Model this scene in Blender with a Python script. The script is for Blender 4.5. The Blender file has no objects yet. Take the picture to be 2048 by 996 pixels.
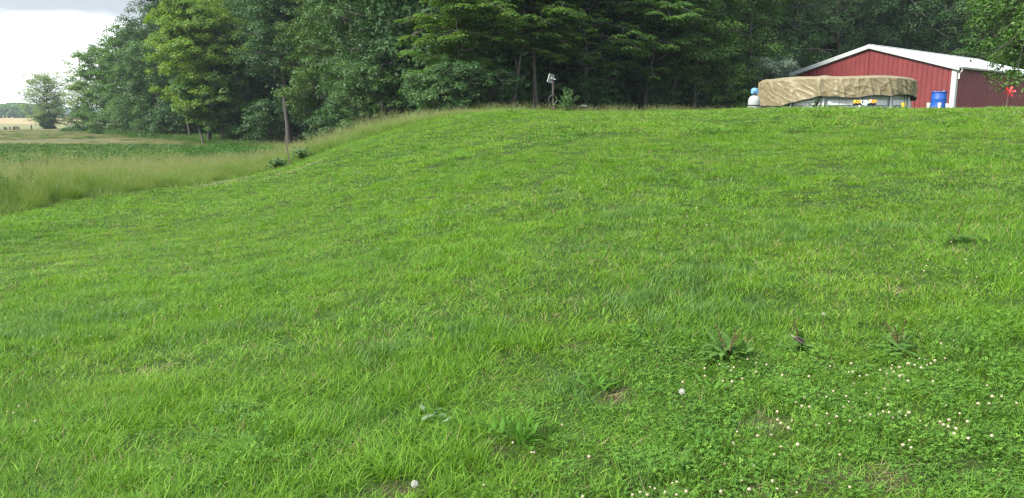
import bpy, math, random
import numpy as np
from mathutils import Vector, Matrix, Euler

SC = bpy.context.scene
COL = SC.collection
RAD = math.radians

# ------------------------------------------------------------------ camera
EYE = 1.6
FPX = 1547.0
PITCH = RAD(9.76)
cam_d = bpy.data.cameras.new('camera')
cam_d.sensor_width = 36.0
cam_d.lens = 36.0 * FPX / 2048.0
cam_d.clip_start = 0.05
cam_d.clip_end = 6000.0
cam = bpy.data.objects.new('camera', cam_d)
COL.objects.link(cam)
cam.location = (0, 0, EYE)
cam.rotation_euler = (math.pi / 2 - PITCH, 0, 0)
SC.camera = cam

# ------------------------------------------------------------------ light
SUN_EL, SUN_AZ = RAD(40), RAD(-124)      # azimuth from +Y towards +X; negative is camera left
SUN_DIR = Vector((math.sin(SUN_AZ) * math.cos(SUN_EL), math.cos(SUN_AZ) * math.cos(SUN_EL), math.sin(SUN_EL)))
world = bpy.data.worlds.new('World')
SC.world = world
world.use_nodes = True
nt = world.node_tree
nt.nodes.clear()
def N(tree, typ, **kw):
    n = tree.nodes.new(typ)
    for k, v in kw.items():
        if k.startswith('_'):
            setattr(n, k[1:], v)
        else:
            n.inputs[k.replace('__', ' ')].default_value = v
    return n
def L(tree, a, b):
    tree.links.new(a, b)
def ramp(tree, fac, stops, interp='LINEAR'):
    r = tree.nodes.new('ShaderNodeValToRGB')
    r.color_ramp.interpolation = interp
    el = r.color_ramp.elements
    while len(el) < len(stops):
        el.new(0.5)
    for e, (p, c) in zip(el, stops):
        e.position = p
        e.color = (*c, 1) if len(c) == 3 else c
    if fac is not None:
        L(tree, fac, r.inputs[0])
    return r
sky = N(nt, 'ShaderNodeTexSky', _sky_type='NISHITA', _sun_disc=False, _sun_elevation=SUN_EL, _sun_rotation=SUN_AZ,
        _air_density=1.0, _dust_density=3.0, _ozone_density=1.0)
tc = N(nt, 'ShaderNodeTexCoord')
sep = N(nt, 'ShaderNodeSeparateXYZ'); L(nt, tc.outputs['Generated'], sep.inputs[0])
# a sheet of cloud: streaky noise stretched along the horizon, broken open near the horizon
mp = N(nt, 'ShaderNodeMapping'); mp.inputs['Scale'].default_value = (1.0, 1.0, 5.0)
L(nt, tc.outputs['Generated'], mp.inputs[0])
cn = N(nt, 'ShaderNodeTexNoise', Scale=1.7, Detail=5.0, Roughness=0.55); L(nt, mp.outputs[0], cn.inputs['Vector'])
add = N(nt, 'ShaderNodeMath', _operation='MULTIPLY_ADD'); L(nt, cn.outputs['Fac'], add.inputs[0])
add.inputs[1].default_value = 0.15
L(nt, sep.outputs['Z'], add.inputs[2])
deck = ramp(nt, add.outputs[0], [(0.0, (12.0, 12.2, 12.4)), (0.168, (11.0, 11.3, 11.7)), (0.192, (3.0, 3.2, 3.45)), (0.28, (3.0, 3.2, 3.5)), (0.42, (7.0, 7.5, 8.2)), (1.0, (7.0, 7.5, 8.2))])
# brighter towards the veiled sun, darker behind the camera
nrm = N(nt, 'ShaderNodeVectorMath', _operation='DOT_PRODUCT'); L(nt, tc.outputs['Generated'], nrm.inputs[0])
nrm.inputs[1].default_value = SUN_DIR
gl = N(nt, 'ShaderNodeMapRange', _clamp=True); L(nt, nrm.outputs['Value'], gl.inputs['Value'])
gl.inputs['From Min'].default_value = -0.9; gl.inputs['From Max'].default_value = 1.0
gl.inputs['To Min'].default_value = 0.45; gl.inputs['To Max'].default_value = 1.5
mul = N(nt, 'ShaderNodeVectorMath', _operation='SCALE'); L(nt, deck.outputs[0], mul.inputs[0]); L(nt, gl.outputs[0], mul.inputs['Scale'])
mixs = N(nt, 'ShaderNodeMix', _data_type='RGBA'); mixs.inputs[0].default_value = 0.88
L(nt, sky.outputs[0], mixs.inputs[6]); L(nt, mul.outputs[0], mixs.inputs[7])
bg = N(nt, 'ShaderNodeBackground', Strength=0.10); L(nt, mixs.outputs[2], bg.inputs[0])
wo = N(nt, 'ShaderNodeOutputWorld'); L(nt, bg.outputs[0], wo.inputs[0])

sd = bpy.data.lights.new('sun', 'SUN')
sd.energy = 3.2
sd.angle = RAD(12)
sd.color = (1.0, 0.95, 0.84)
sun = bpy.data.objects.new('sun', sd)
COL.objects.link(sun)
sun.rotation_euler = SUN_DIR.to_track_quat('Z', 'Y').to_euler()

SC.view_settings.view_transform = 'Standard'
SC.view_settings.look = 'None'
SC.view_settings.gamma = 1.0
SC.view_settings.exposure = 1.26
SC.render.engine = 'CYCLES'
SC.cycles.max_bounces = 7
SC.cycles.diffuse_bounces = 3
SC.cycles.glossy_bounces = 1
SC.cycles.transmission_bounces = 4
SC.cycles.volume_bounces = 0
SC.cycles.caustics_reflective = False
SC.cycles.caustics_refractive = False
SC.cycles.use_denoising = True
SC.cycles.denoiser = 'OPENIMAGEDENOISE'
SC.cycles.denoising_input_passes = 'RGB_ALBEDO_NORMAL'
SC.cycles.denoising_prefilter = 'ACCURATE'
SC.cycles.use_adaptive_sampling = True
SC.cycles.adaptive_threshold = 0.01
SC.cycles.pixel_filter_type = 'BLACKMAN_HARRIS'
SC.cycles.filter_width = 1.35

# ------------------------------------------------------------------ helpers
RNG = np.random.default_rng(11)
cp, sp_ = math.cos(PITCH), math.sin(PITCH)
def ray(px, py):
    u = (px - 1024.0) / FPX; v = (498.0 - py) / FPX
    fy = cp + v * sp_
    return u / fy, (-sp_ + v * cp) / fy      # x/y and z/y
def PT(px, py, y):
    a, b = ray(px, py)
    return Vector((a * y, y, EYE + b * y))

def tag(o, label=None, cat=None, group=None, kind=None):
    if label: o['label'] = label
    if cat: o['category'] = cat
    if group: o['group'] = group
    if kind: o['kind'] = kind
    return o
def empty(name, loc, rz=0.0, label=None, cat=None, group=None):
    e = bpy.data.objects.new(name, None)
    e.empty_display_size = 0.1
    COL.objects.link(e)
    e.location = loc
    e.rotation_euler = (0, 0, rz)
    return tag(e, label, cat, group)
def link(name, me, parent=None, loc=None, rot=None):
    o = bpy.data.objects.new(name, me)
    COL.objects.link(o)
    if parent is not None: o.parent = parent
    if loc is not None: o.location = loc
    if rot is not None: o.rotation_euler = rot
    return o
def mesh_from(name, V, F, mats, smooth=False, attrs=None, midx=None):
    """V (n,3) array, F list of index lists or (m,k) array."""
    me = bpy.data.meshes.new(name)
    if isinstance(F, np.ndarray):
        m, k = F.shape
        me.vertices.add(len(V)); me.vertices.foreach_set('co', np.ascontiguousarray(V, np.float32).ravel())
        me.loops.add(m * k); me.loops.foreach_set('vertex_index', np.ascontiguousarray(F, np.int32).ravel())
        me.polygons.add(m); me.polygons.foreach_set('loop_start', np.arange(0, m * k, k, dtype=np.int32))
        me.update(calc_edges=True)
    else:
        me.from_pydata([tuple(v) for v in V], [], [tuple(f) for f in F]); me.update()
    for mt in (mats if isinstance(mats, (list, tuple)) else [mats]):
        me.materials.append(mt)
    if smooth: me.polygons.foreach_set('use_smooth', np.ones(len(me.polygons), bool))
    if midx is not None: me.polygons.foreach_set('material_index', np.asarray(midx, np.int32))
    if attrs:
        for k, v in attrs.items():
            v = np.asarray(v, np.float32)
            if v.ndim == 2:
                a = me.attributes.new(k, 'FLOAT_VECTOR', 'POINT'); a.data.foreach_set('vector', v.ravel())
            else:
                a = me.attributes.new(k, 'FLOAT', 'POINT'); a.data.foreach_set('value', v)
    return me
class MB:
    """collects simple shapes into one mesh"""
    def __init__(s): s.V = []; s.F = []
    def _add(s, V, F):
        b = len(s.V); s.V += [Vector(v) for v in V]; s.F += [tuple(i + b for i in f) for f in F]
    def box(s, c, size, rot=None, bev=0.0):
        sx, sy, sz = [q / 2 for q in size]
        M = rot if rot is not None else Matrix.Identity(3)
        if bev <= 0:
            P = [(x, y, z) for x in (-sx, sx) for y in (-sy, sy) for z in (-sz, sz)]
            F = [(0, 1, 3, 2), (4, 6, 7, 5), (0, 4, 5, 1), (2, 3, 7, 6), (0, 2, 6, 4), (1, 5, 7, 3)]
            s._add([Vector(c) + M @ Vector(p) for p in P], F)
        else:
            P = []; idx = {}
            for ix in (-1, 1):
                for iy in (-1, 1):
                    for iz in (-1, 1):
                        for ax in range(3):
                            d = [bev, bev, bev]; d[ax] = 0
                            p = (ix * (sx - d[0]), iy * (sy - d[1]), iz * (sz - d[2]))
                            idx[(ix, iy, iz, ax)] = len(P); P.append(p)
            import itertools
            import bmesh
            bm = bmesh.new()
            vs = [bm.verts.new(p) for p in P]
            r = bmesh.ops.convex_hull(bm, input=vs)
            bm.verts.index_update()
            bm.normal_update()
            s._add([Vector(c) + M @ v.co for v in bm.verts], [[v.index for v in f.verts] for f in bm.faces])
            bm.free()
    def tube(s, pts, r, n=8, cap=True, ring=False):
        pts = [Vector(p) for p in pts]; m = len(pts)
        R = r if isinstance(r, (list, tuple)) else [r] * m
        base = []; up = None
        V = []
        for i, p in enumerate(pts):
            if ring: t = pts[(i + 1) % m] - pts[i - 1]
            else: t = (pts[min(i + 1, m - 1)] - pts[max(i - 1, 0)])
            t = t.normalized() if t.length > 1e-9 else Vector((0, 0, 1))
            if up is None:
                up = Vector((0, 0, 1)) if abs(t.z) < 0.9 else Vector((1, 0, 0))
            a = t.cross(up).normalized(); b = a.cross(t).normalized(); up = b
            for k in range(n):
                q = 2 * math.pi * k / n
                V.append(p + (a * math.cos(q) + b * math.sin(q)) * R[i])
        F = []
        for i in range(m if ring else m - 1):
            j = (i + 1) % m
            for k in range(n):
                F.append((i * n + k, i * n + (k + 1) % n, j * n + (k + 1) % n, j * n + k))
        if cap and not ring:
            F.append(tuple(range(n - 1, -1, -1))); F.append(tuple((m - 1) * n + k for k in range(n)))
        s._add(V, F)
    def lathe(s, prof, c=(0, 0, 0), n=32, cap=True):
        V = []; F = []; m = len(prof)
        for r, z in prof:
            for k in range(n):
                q = 2 * math.pi * k / n
                V.append(Vector(c) + Vector((r * math.cos(q), r * math.sin(q), z)))
        for i in range(m - 1):
            for k in range(n):
                F.append((i * n + k, i * n + (k + 1) % n, (i + 1) * n + (k + 1) % n, (i + 1) * n + k))
        if cap:
            F.append(tuple(range(n - 1, -1, -1))); F.append(tuple((m - 1) * n + k for k in range(n)))
        s._add(V, F)
    def ball(s, c, r, n=12, m=8):
        V = [Vector(c) + Vector((0, 0, -r[2]))]; F = []
        for i in range(1, m):
            a = -math.pi / 2 + math.pi * i / m
            for k in range(n):
                q = 2 * math.pi * k / n
                V.append(Vector(c) + Vector((r[0] * math.cos(a) * math.cos(q), r[1] * math.cos(a) * math.sin(q), r[2] * math.sin(a))))
        V.append(Vector(c) + Vector((0, 0, r[2])))
        for k in range(n): F.append((0, 1 + (k + 1) % n, 1 + k))
        for i in range(m - 2):
            for k in range(n):
                F.append((1 + i * n + k, 1 + i * n + (k + 1) % n, 1 + (i + 1) * n + (k + 1) % n, 1 + (i + 1) * n + k))
        t = len(V) - 1; o = 1 + (m - 2) * n
        for k in range(n): F.append((t, o + k, o + (k + 1) % n))
        s._add(V, F)
    def quad(s, *p): s._add(p, [tuple(range(len(p)))])
    def build(s, name, mat, parent=None, smooth=False, loc=None, rot=None):
        me = mesh_from(name, s.V, s.F, mat, smooth)
        if smooth:
            try: me.set_sharp_from_angle(angle=RAD(40))
            except Exception: pass
        return link(name, me, parent, loc, rot)

# ------------------------------------------------------------------ materials
def new_mat(name):
    m = bpy.data.materials.new(name); m.use_nodes = True
    t = m.node_tree; t.nodes.clear()
    return m, t
def plain(name, col, rough=0.6, spec=0.5, metal=0.0, noise=0.12, scale=8.0, bump=0.0, bscale=40.0):
    m, t = new_mat(name)
    p = N(t, 'ShaderNodeBsdfPrincipled', Roughness=rough, Metallic=metal); p.inputs['Specular IOR Level'].default_value = spec
    tcn = N(t, 'ShaderNodeTexCoord')
    nz = N(t, 'ShaderNodeTexNoise', Scale=scale, Detail=5.0, Roughness=0.6); L(t, tcn.outputs['Object'], nz.inputs['Vector'])
    c = Vector(col)
    r = ramp(t, nz.outputs['Fac'], [(0.25, tuple(c * (1 - noise))), (0.75, tuple(c * (1 + noise)))])
    L(t, r.outputs[0], p.inputs['Base Color'])
    if bump > 0:
        n2 = N(t, 'ShaderNodeTexNoise', Scale=bscale, Detail=4.0); L(t, tcn.outputs['Object'], n2.inputs['Vector'])
        b = N(t, 'ShaderNodeBump', Strength=bump, Distance=0.02); L(t, n2.outputs['Fac'], b.inputs['Height']); L(t, b.outputs[0], p.inputs['Normal'])
    o = N(t, 'ShaderNodeOutputMaterial'); L(t, p.outputs[0], o.inputs[0])
    return m
def foliage(name, stops, patch=None, patch_scale=0.3, trans=0.35, rough=0.5, spec=0.35, world_var=0.35, inst=0.0, sat_trans=1.25, wave=None):
    """leaf / blade material: colour from the 'tint' attribute (per leaf), shifted by species patches in the ground"""
    m, t = new_mat(name)
    at = N(t, 'ShaderNodeAttribute', _attribute_name='tint')
    geo = N(t, 'ShaderNodeNewGeometry')
    nz = N(t, 'ShaderNodeTexNoise', Scale=patch_scale, Detail=4.0, Roughness=0.6); L(t, geo.outputs['Position'], nz.inputs['Vector'])
    fac = N(t, 'ShaderNodeMath', _operation='MULTIPLY_ADD'); L(t, nz.outputs['Fac'], fac.inputs[0]); fac.inputs[1].default_value = world_var
    L(t, at.outputs['Fac'], fac.inputs[2])
    src = fac.outputs[0]
    sub = N(t, 'ShaderNodeMath', _operation='SUBTRACT'); L(t, src, sub.inputs[0]); sub.inputs[1].default_value = world_var * 0.5
    src = sub.outputs[0]
    if inst > 0:
        oi = N(t, 'ShaderNodeObjectInfo')
        a2 = N(t, 'ShaderNodeMath', _operation='MULTIPLY_ADD'); L(t, oi.outputs['Random'], a2.inputs[0]); a2.inputs[1].default_value = inst; L(t, src, a2.inputs[2])
        a3 = N(t, 'ShaderNodeMath', _operation='SUBTRACT'); L(t, a2.outputs[0], a3.inputs[0]); a3.inputs[1].default_value = inst * 0.5
        src = a3.outputs[0]
    r = ramp(t, src, stops)
    col = r.outputs[0]
    if patch:
        n3 = N(t, 'ShaderNodeTexNoise', Scale=patch[1], Detail=3.0, Roughness=0.55); L(t, geo.outputs['Position'], n3.inputs['Vector'])
        rr = ramp(t, n3.outputs['Fac'], [(0.40, (0, 0, 0)), (0.66, (1, 1, 1))])
        mx = N(t, 'ShaderNodeMix', _data_type='RGBA', _blend_type='MULTIPLY'); mx.inputs[0].default_value = 1.0
        r3 = ramp(t, rr.outputs[0], [(0.0, patch[2]), (1.0, patch[0])])
        L(t, col, mx.inputs[6]); L(t, r3.outputs[0], mx.inputs[7]); col = mx.outputs[2]
    d = N(t, 'ShaderNodeBsdfPrincipled', Roughness=rough); d.inputs['Specular IOR Level'].default_value = spec
    L(t, col, d.inputs['Base Color'])
    tr = N(t, 'ShaderNodeBsdfTranslucent')
    hs = N(t, 'ShaderNodeHueSaturation', Saturation=sat_trans, Value=1.25, Hue=0.492); L(t, col, hs.inputs['Color']); L(t, hs.outputs[0], tr.inputs[0])
    mxs = N(t, 'ShaderNodeMixShader', Fac=trans); L(t, d.outputs[0], mxs.inputs[1]); L(t, tr.outputs[0], mxs.inputs[2])
    o = N(t, 'ShaderNodeOutputMaterial'); L(t, mxs.outputs[0], o.inputs[0])
    return m
def bark(name, c1, c2):
    m, t = new_mat(name)
    tcn = N(t, 'ShaderNodeTexCoord')
    mpn = N(t, 'ShaderNodeMapping'); mpn.inputs['Scale'].default_value = (9, 9, 1.2); L(t, tcn.outputs['Object'], mpn.inputs[0])
    nz = N(t, 'ShaderNodeTexNoise', Scale=2.0, Detail=6.0, Roughness=0.65); L(t, mpn.outputs[0], nz.inputs['Vector'])
    r = ramp(t, nz.outputs['Fac'], [(0.3, c1), (0.7, c2)])
    p = N(t, 'ShaderNodeBsdfPrincipled', Roughness=0.9); L(t, r.outputs[0], p.inputs['Base Color'])
    b = N(t, 'ShaderNodeBump', Strength=0.7, Distance=0.04); L(t, nz.outputs['Fac'], b.inputs['Height']); L(t, b.outputs[0], p.inputs['Normal'])
    o = N(t, 'ShaderNodeOutputMaterial'); L(t, p.outputs[0], o.inputs[0])
    return m

# ------------------------------------------------------------------ terrain
def sstep(a, b, x):
    t = np.clip((x - a) / (b - a), 0, 1); return t * t * (3 - 2 * t)
def base_h(x, y):
    """far land, relative to the eye: field at the left 3 m down, plateau at the right"""
    edge = np.interp(y, [-50, 20, 40, 75, 120, 400], [-6, -6, -9, -14, -25, -90])
    return -3.0 + 3.0 * sstep(0, 1, (x - edge) / 12.0 + 0.3) - 0.0016 * np.clip(-x - 60, 0, 400) + 0.004 * np.clip(y - 150, 0, 900) * sstep(150, 500, y)
CPIX = [
 (0, 996, 3.35), (0, 700, 6.3), (0, 560, 10), (0, 500, 13.3), (0, 430, 19.5),
 (256, 996, 3.3), (256, 700, 6.0), (256, 560, 9.3), (256, 430, 18), (256, 385, 23.5),
 (512, 996, 3.2), (512, 700, 5.6), (512, 560, 8.3), (512, 500, 11), (512, 430, 15.5), (512, 390, 20.5), (512, 350, 27),
 (640, 308, 28), (770, 430, 12), (770, 350, 17), (770, 290, 23), (770, 266, 29.5), (900, 236, 30),
 (1024, 996, 3.1), (1024, 700, 4.85), (1024, 560, 6.5), (1024, 500, 7.7), (1024, 430, 9.6), (1024, 350, 13), (1024, 280, 18), (1024, 244, 23), (1024, 224, 28),
 (1536, 996, 3.0), (1536, 700, 4.6), (1536, 560, 6.1), (1536, 500, 7.1), (1536, 430, 8.7), (1536, 350, 11.2), (1536, 280, 15), (1536, 244, 18.5), (1536, 219, 23),
 (2048, 996, 2.95), (2048, 700, 4.5), (2048, 560, 5.8), (2048, 500, 6.7), (2048, 430, 8.1), (2048, 350, 10.2), (2048, 280, 13.4), (2048, 244, 16.5), (2048, 220, 21),
 (2500, 700, 4.2), (2500, 430, 7.5), (2500, 300, 11), (2500, 214, 18)]
cps = []
for px, py, y in CPIX:
    v = PT(px, py, y); cps.append((v.x, v.y, v.z - EYE))
cps += [(10.5, 27.5, .15), (16, 28, .13), (20, 34, .08), (28, 48, 0), (10, 38, .03), (1, 37, .05), (35, 35, .05), (-2.5, 35, -.15),
        (-8, 36, -1.5), (-13, 45, -2.5), (-20, 36, -2.85), (-28, 30, -2.9), (-12, 60, -2.9), (-25, 50, -3), (-19, 27, -2.75), (20, 60, 0), (45, 50, 0),
        (0, -5, -1.75), (-6, -3, -2.05), (6, -4, -1.65), (0, 0, -1.6), (5, 1, -1.55), (-3, 1.2, -1.68), (-8, 4, -1.98), (-35, 5, -2.9), (40, 5, -.6), (30, -10, -1.2), (-30, -12, -2.8)]
cps = np.array(cps)
CX = cps[:, :2]; CR = cps[:, 2] - base_h(cps[:, 0], cps[:, 1])
def tps_k(d2): return 0.5 * d2 * np.log(d2 + 1e-9)
def tps_fit():
    n = len(CX)
    d2 = ((CX[:, None] - CX[None]) ** 2).sum(-1)
    A = np.zeros((n + 3, n + 3)); A[:n, :n] = tps_k(d2) + np.eye(n) * 0.15
    A[:n, n] = 1; A[:n, n + 1:] = CX; A[n:, :n] = A[:n, n:].T
    b = np.zeros(n + 3); b[:n] = CR
    return np.linalg.solve(A, b)
TW = tps_fit()
def H(x, y, micro=True):
    x = np.asarray(x, float); y = np.asarray(y, float); sh = x.shape
    xf = np.clip(x.ravel(), -60, 60); yf = np.clip(y.ravel(), -30, 75)
    out = np.empty(len(xf))
    for i in range(0, len(xf), 20000):
        a = xf[i:i + 20000]; b = yf[i:i + 20000]
        d2 = (a[:, None] - CX[None, :, 0]) ** 2 + (b[:, None] - CX[None, :, 1]) ** 2
        out[i:i + 20000] = tps_k(d2) @ TW[:-3] + TW[-3] + TW[-2] * a + TW[-1] * b
    r = np.hypot(x.ravel(), y.ravel() - 10)
    z = base_h(x.ravel(), y.ravel()) + out * (1 - sstep(38, 62, r))
    if micro:
        X, Y = x.ravel(), y.ravel()
        z = z + (0.018 * np.sin(X * 1.7 + 1.3 * np.sin(Y * .9)) * np.sin(Y * 1.9 + X * .5 + 1.1 * np.sin(X * 1.1)) +
                 0.010 * np.sin(X * 4.1 + Y * 1.3 + 2 * np.sin(Y * 2.3)) * np.sin(Y * 4.7 - X * 1.9))
    return (z + EYE).reshape(sh)
def Hs(x, y): return float(H(np.array([x]), np.array([y]))[0])
def hit(px, py, y0=2.0, y1=250.0, n=6000):
    """first meeting of a picture ray with the land"""
    a, b = ray(px, py)
    ys = y0 * (y1 / y0) ** np.linspace(0, 1, n)
    d = (EYE + b * ys) - H(a * ys, ys, False)
    k = np.argmax(d < 0)
    if d[k] >= 0: return Vector((a * y1, y1, Hs(a * y1, y1)))
    return Vector((a * ys[k], ys[k], Hs(a * ys[k], ys[k])))

# value noise for masks
_perm = np.random.default_rng(5).random((256, 256))
def vnoise(x, y, s):
    x = np.asarray(x) / s; y = np.asarray(y) / s
    xi = np.floor(x).astype(int); yi = np.floor(y).astype(int); fx = x - xi; fy = y - yi
    fx = fx * fx * (3 - 2 * fx); fy = fy * fy * (3 - 2 * fy)
    g = lambda i, j: _perm[i % 256, j % 256]
    return (g(xi, yi) * (1 - fx) + g(xi + 1, yi) * fx) * (1 - fy) + (g(xi, yi + 1) * (1 - fx) + g(xi + 1, yi + 1) * fx) * fy
def fbm(x, y, s): return (vnoise(x, y, s) + .5 * vnoise(x + 31, y + 17, s * .5) + .25 * vnoise(x + 7, y + 71, s * .25)) / 1.75

# lawn edge: measured on the photograph, put down on the land
EDGE_PIX = [(0, 432, None), (120, 405, None), (250, 388, None), (400, 372, None), (470, 357, None), (577, 326, 27.5), (700, 290, 28.5), (830, 247, 30), (900, 234, 31), (1000, 222, 31.5)]
EDGE = []
for px, py, y in EDGE_PIX:
    if y is None: v = hit(px, py)
    else: v = PT(px, py, y)
    EDGE.append((v.x, v.y))
EDGE = [(-60, -2), (-30, 9), (-19, 14.6)] + EDGE + [(4, 33.5), (14, 40), (19, 60)]
EDGE = np.array(EDGE)
def beyond(x, y):   # metres beyond the lawn edge (negative on the lawn)
    x = np.asarray(x, float); y = np.asarray(y, float)
    best = np.full(x.shape, 1e9); sg = np.ones(x.shape)
    for (x0, y0), (x1, y1) in zip(EDGE[:-1], EDGE[1:]):
        dx, dy = x1 - x0, y1 - y0
        t = np.clip(((x - x0) * dx + (y - y0) * dy) / (dx * dx + dy * dy), 0, 1)
        ex, ey = x - x0 - t * dx, y - y0 - t * dy
        d = np.hypot(ex, ey); s = np.where(dx * ey - dy * ex > 0, 1.0, -1.0)
        m_ = d < best; best = np.where(m_, d, best); sg = np.where(m_, s, sg)
    return best * sg

def gridmesh():
    def ax(lo, hi, fine_lo, fine_hi, step, grow):
        a = list(np.arange(fine_lo, fine_hi + 1e-6, step)); s = step
        while a[-1] < hi: s *= grow; a.append(a[-1] + s)
        s = step
        while a[0] > lo: s *= grow; a.insert(0, a[0] - s)
        return np.array(a)
    xs = ax(-1800, 1800, -22, 24, 0.16, 1.09); ys = ax(-900, 2600, 2.0, 34, 0.16, 1.07)
    X, Y = np.meshgrid(xs, ys); Z = H(X, Y)
    nx, ny = len(xs), len(ys)
    V = np.stack([X.ravel(), Y.ravel(), Z.ravel()], 1)
    i = np.arange(nx - 1)[None, :] + nx * np.arange(ny - 1)[:, None]
    F = np.stack([i, i + 1, i + nx + 1, i + nx], -1).reshape(-1, 4)
    return X.ravel(), Y.ravel(), V, F
gx, gy, GV, GF = gridmesh()
b = beyond(gx, gy)
lawn = np.array([.030, .058, .012]); meadow = np.array([.09, .10, .035]); soil = np.array([.115, .095, .065]); crop = np.array([.095, .115, .05])
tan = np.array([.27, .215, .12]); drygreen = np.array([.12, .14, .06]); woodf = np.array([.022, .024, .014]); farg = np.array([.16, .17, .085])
def mixc(c, d, w): return c * (1 - w[:, None]) + d * w[:, None]
C = np.tile(lawn, (len(gx), 1))
n1 = fbm(gx, gy, 3.0); n2 = fbm(gx + 50, gy, 0.6)
C = C * (0.75 + 0.5 * n2[:, None])
C = mixc(C, meadow, sstep(-.2, .4, b) * (gx < 5))
yy = gy + 0.12 * gx                                            # field bands run across the view
left = sstep(0, 1, (-gx - 14) / 6.0)
C = mixc(C, mixc(np.tile(crop, (len(gx), 1)), soil, sstep(.40, .6, fbm(gx, gy, 2.0))), sstep(49, 53, yy) * left)
C = mixc(C, mixc(np.tile(np.array([.17, .17, .06]), (len(gx), 1)), tan * .8, sstep(.4, .6, fbm(gx, gy, 4))), sstep(73, 77, yy) * left)
C = mixc(C, mixc(np.tile(crop * .9, (len(gx), 1)), soil * 1.1, np.clip(fbm(gx * .25, gy, 1.5) * .5 + .55 * sstep(-50, -25, gx), 0, 1)), sstep(80, 86, yy) * left)
C = mixc(C, np.tile(tan, (len(gx), 1)) * (.8 + .5 * fbm(gx, gy, 6)[:, None]), sstep(.5, .62, fbm(gx + 9, gy * 1.5, 14)) * sstep(60, 66, yy) * (1 - sstep(150, 170, yy)) * left * .8)
C = mixc(C, farg[None] * (.8 + .4 * fbm(gx, gy, 15)[:, None]), sstep(165, 185, yy) * left)
C = mixc(C, np.tile(tan * 1.05, (len(gx), 1)) * (.8 + .4 * fbm(gx * .2, gy, 20)[:, None]), sstep(255, 285, yy) * (gx < 400))
GC = C
# ------------------------------------------------------------------ woods outline (px, depth) -> line where the trees begin
WE = [(-84, 160), (-66, 135), (-50, 112), (-36, 95), (-28, 82), (-19, 73), (-12, 60), (-7, 46), (-4.5, 40), (0, 41), (6, 44), (12, 50), (17, 62), (22, 74), (40, 80), (70, 84)]
WE = np.array(WE, float)
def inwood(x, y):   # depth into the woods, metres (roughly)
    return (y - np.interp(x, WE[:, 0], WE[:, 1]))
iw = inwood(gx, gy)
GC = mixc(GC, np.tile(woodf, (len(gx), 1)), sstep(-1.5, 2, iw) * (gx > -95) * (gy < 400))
# bare patches in the near lawn
BARE = [(1530, 852, .10), (1790, 582, .12), (1765, 965, .13), (1225, 795, .10), (800, 985, .12), (1960, 930, .10), (1650, 965, .07), (1340, 985, .06), (1000, 905, .09)]
BP = [(hit(px, py), r) for px, py, r in BARE]
def bare_mask(x, y):
    m = np.zeros_like(x)
    for p, r in BP:
        d = np.hypot((x - p.x) / 1.4, y - p.y) / r
        m = np.maximum(m, 1 - sstep(.5, 1.1, d + .5 * (vnoise(x, y, .07) - .5)))
    return m
GC = mixc(GC, np.tile(np.array([.060, .048, .032]), (len(gx), 1)), bare_mask(gx, gy))

def ground_mat():
    m, t = new_mat('ground_mat')
    at = N(t, 'ShaderNodeAttribute', _attribute_name='gcol')
    geo = N(t, 'ShaderNodeNewGeometry')
    nz = N(t, 'ShaderNodeTexNoise', Scale=18.0, Detail=8.0, Roughness=0.7); L(t, geo.outputs['Position'], nz.inputs['Vector'])
    nb = N(t, 'ShaderNodeTexNoise', Scale=0.9, Detail=6.0, Roughness=0.65); L(t, geo.outputs['Position'], nb.inputs['Vector'])
    r = ramp(t, nz.outputs['Fac'], [(0.3, (.6, .6, .6)), (0.7, (1.4, 1.35, 1.3))])
    r2 = ramp(t, nb.outputs['Fac'], [(0.3, (.75, .8, .75)), (0.7, (1.25, 1.2, 1.2))])
    m1 = N(t, 'ShaderNodeMix', _data_type='RGBA', _blend_type='MULTIPLY'); m1.inputs[0].default_value = 1
    m2 = N(t, 'ShaderNodeMix', _data_type='RGBA', _blend_type='MULTIPLY'); m2.inputs[0].default_value = 1
    L(t, at.outputs['Color'], m1.inputs[6]); L(t, r.outputs[0], m1.inputs[7])
    L(t, m1.outputs[2], m2.inputs[6]); L(t, r2.outputs[0], m2.inputs[7])
    p = N(t, 'ShaderNodeBsdfPrincipled', Roughness=0.95); p.inputs['Specular IOR Level'].default_value = 0.1
    L(t, m2.outputs[2], p.inputs['Base Color'])
    bmp = N(t, 'ShaderNodeBump', Strength=0.6, Distance=0.05); L(t, nz.outputs['Fac'], bmp.inputs['Height']); L(t, bmp.outputs[0], p.inputs['Normal'])
    o = N(t, 'ShaderNodeOutputMaterial'); L(t, p.outputs[0], o.inputs[0])
    return m
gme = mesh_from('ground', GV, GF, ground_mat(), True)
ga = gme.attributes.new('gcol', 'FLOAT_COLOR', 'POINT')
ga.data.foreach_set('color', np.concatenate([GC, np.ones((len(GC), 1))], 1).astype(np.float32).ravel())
tag(link('ground', gme), kind='structure')

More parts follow.
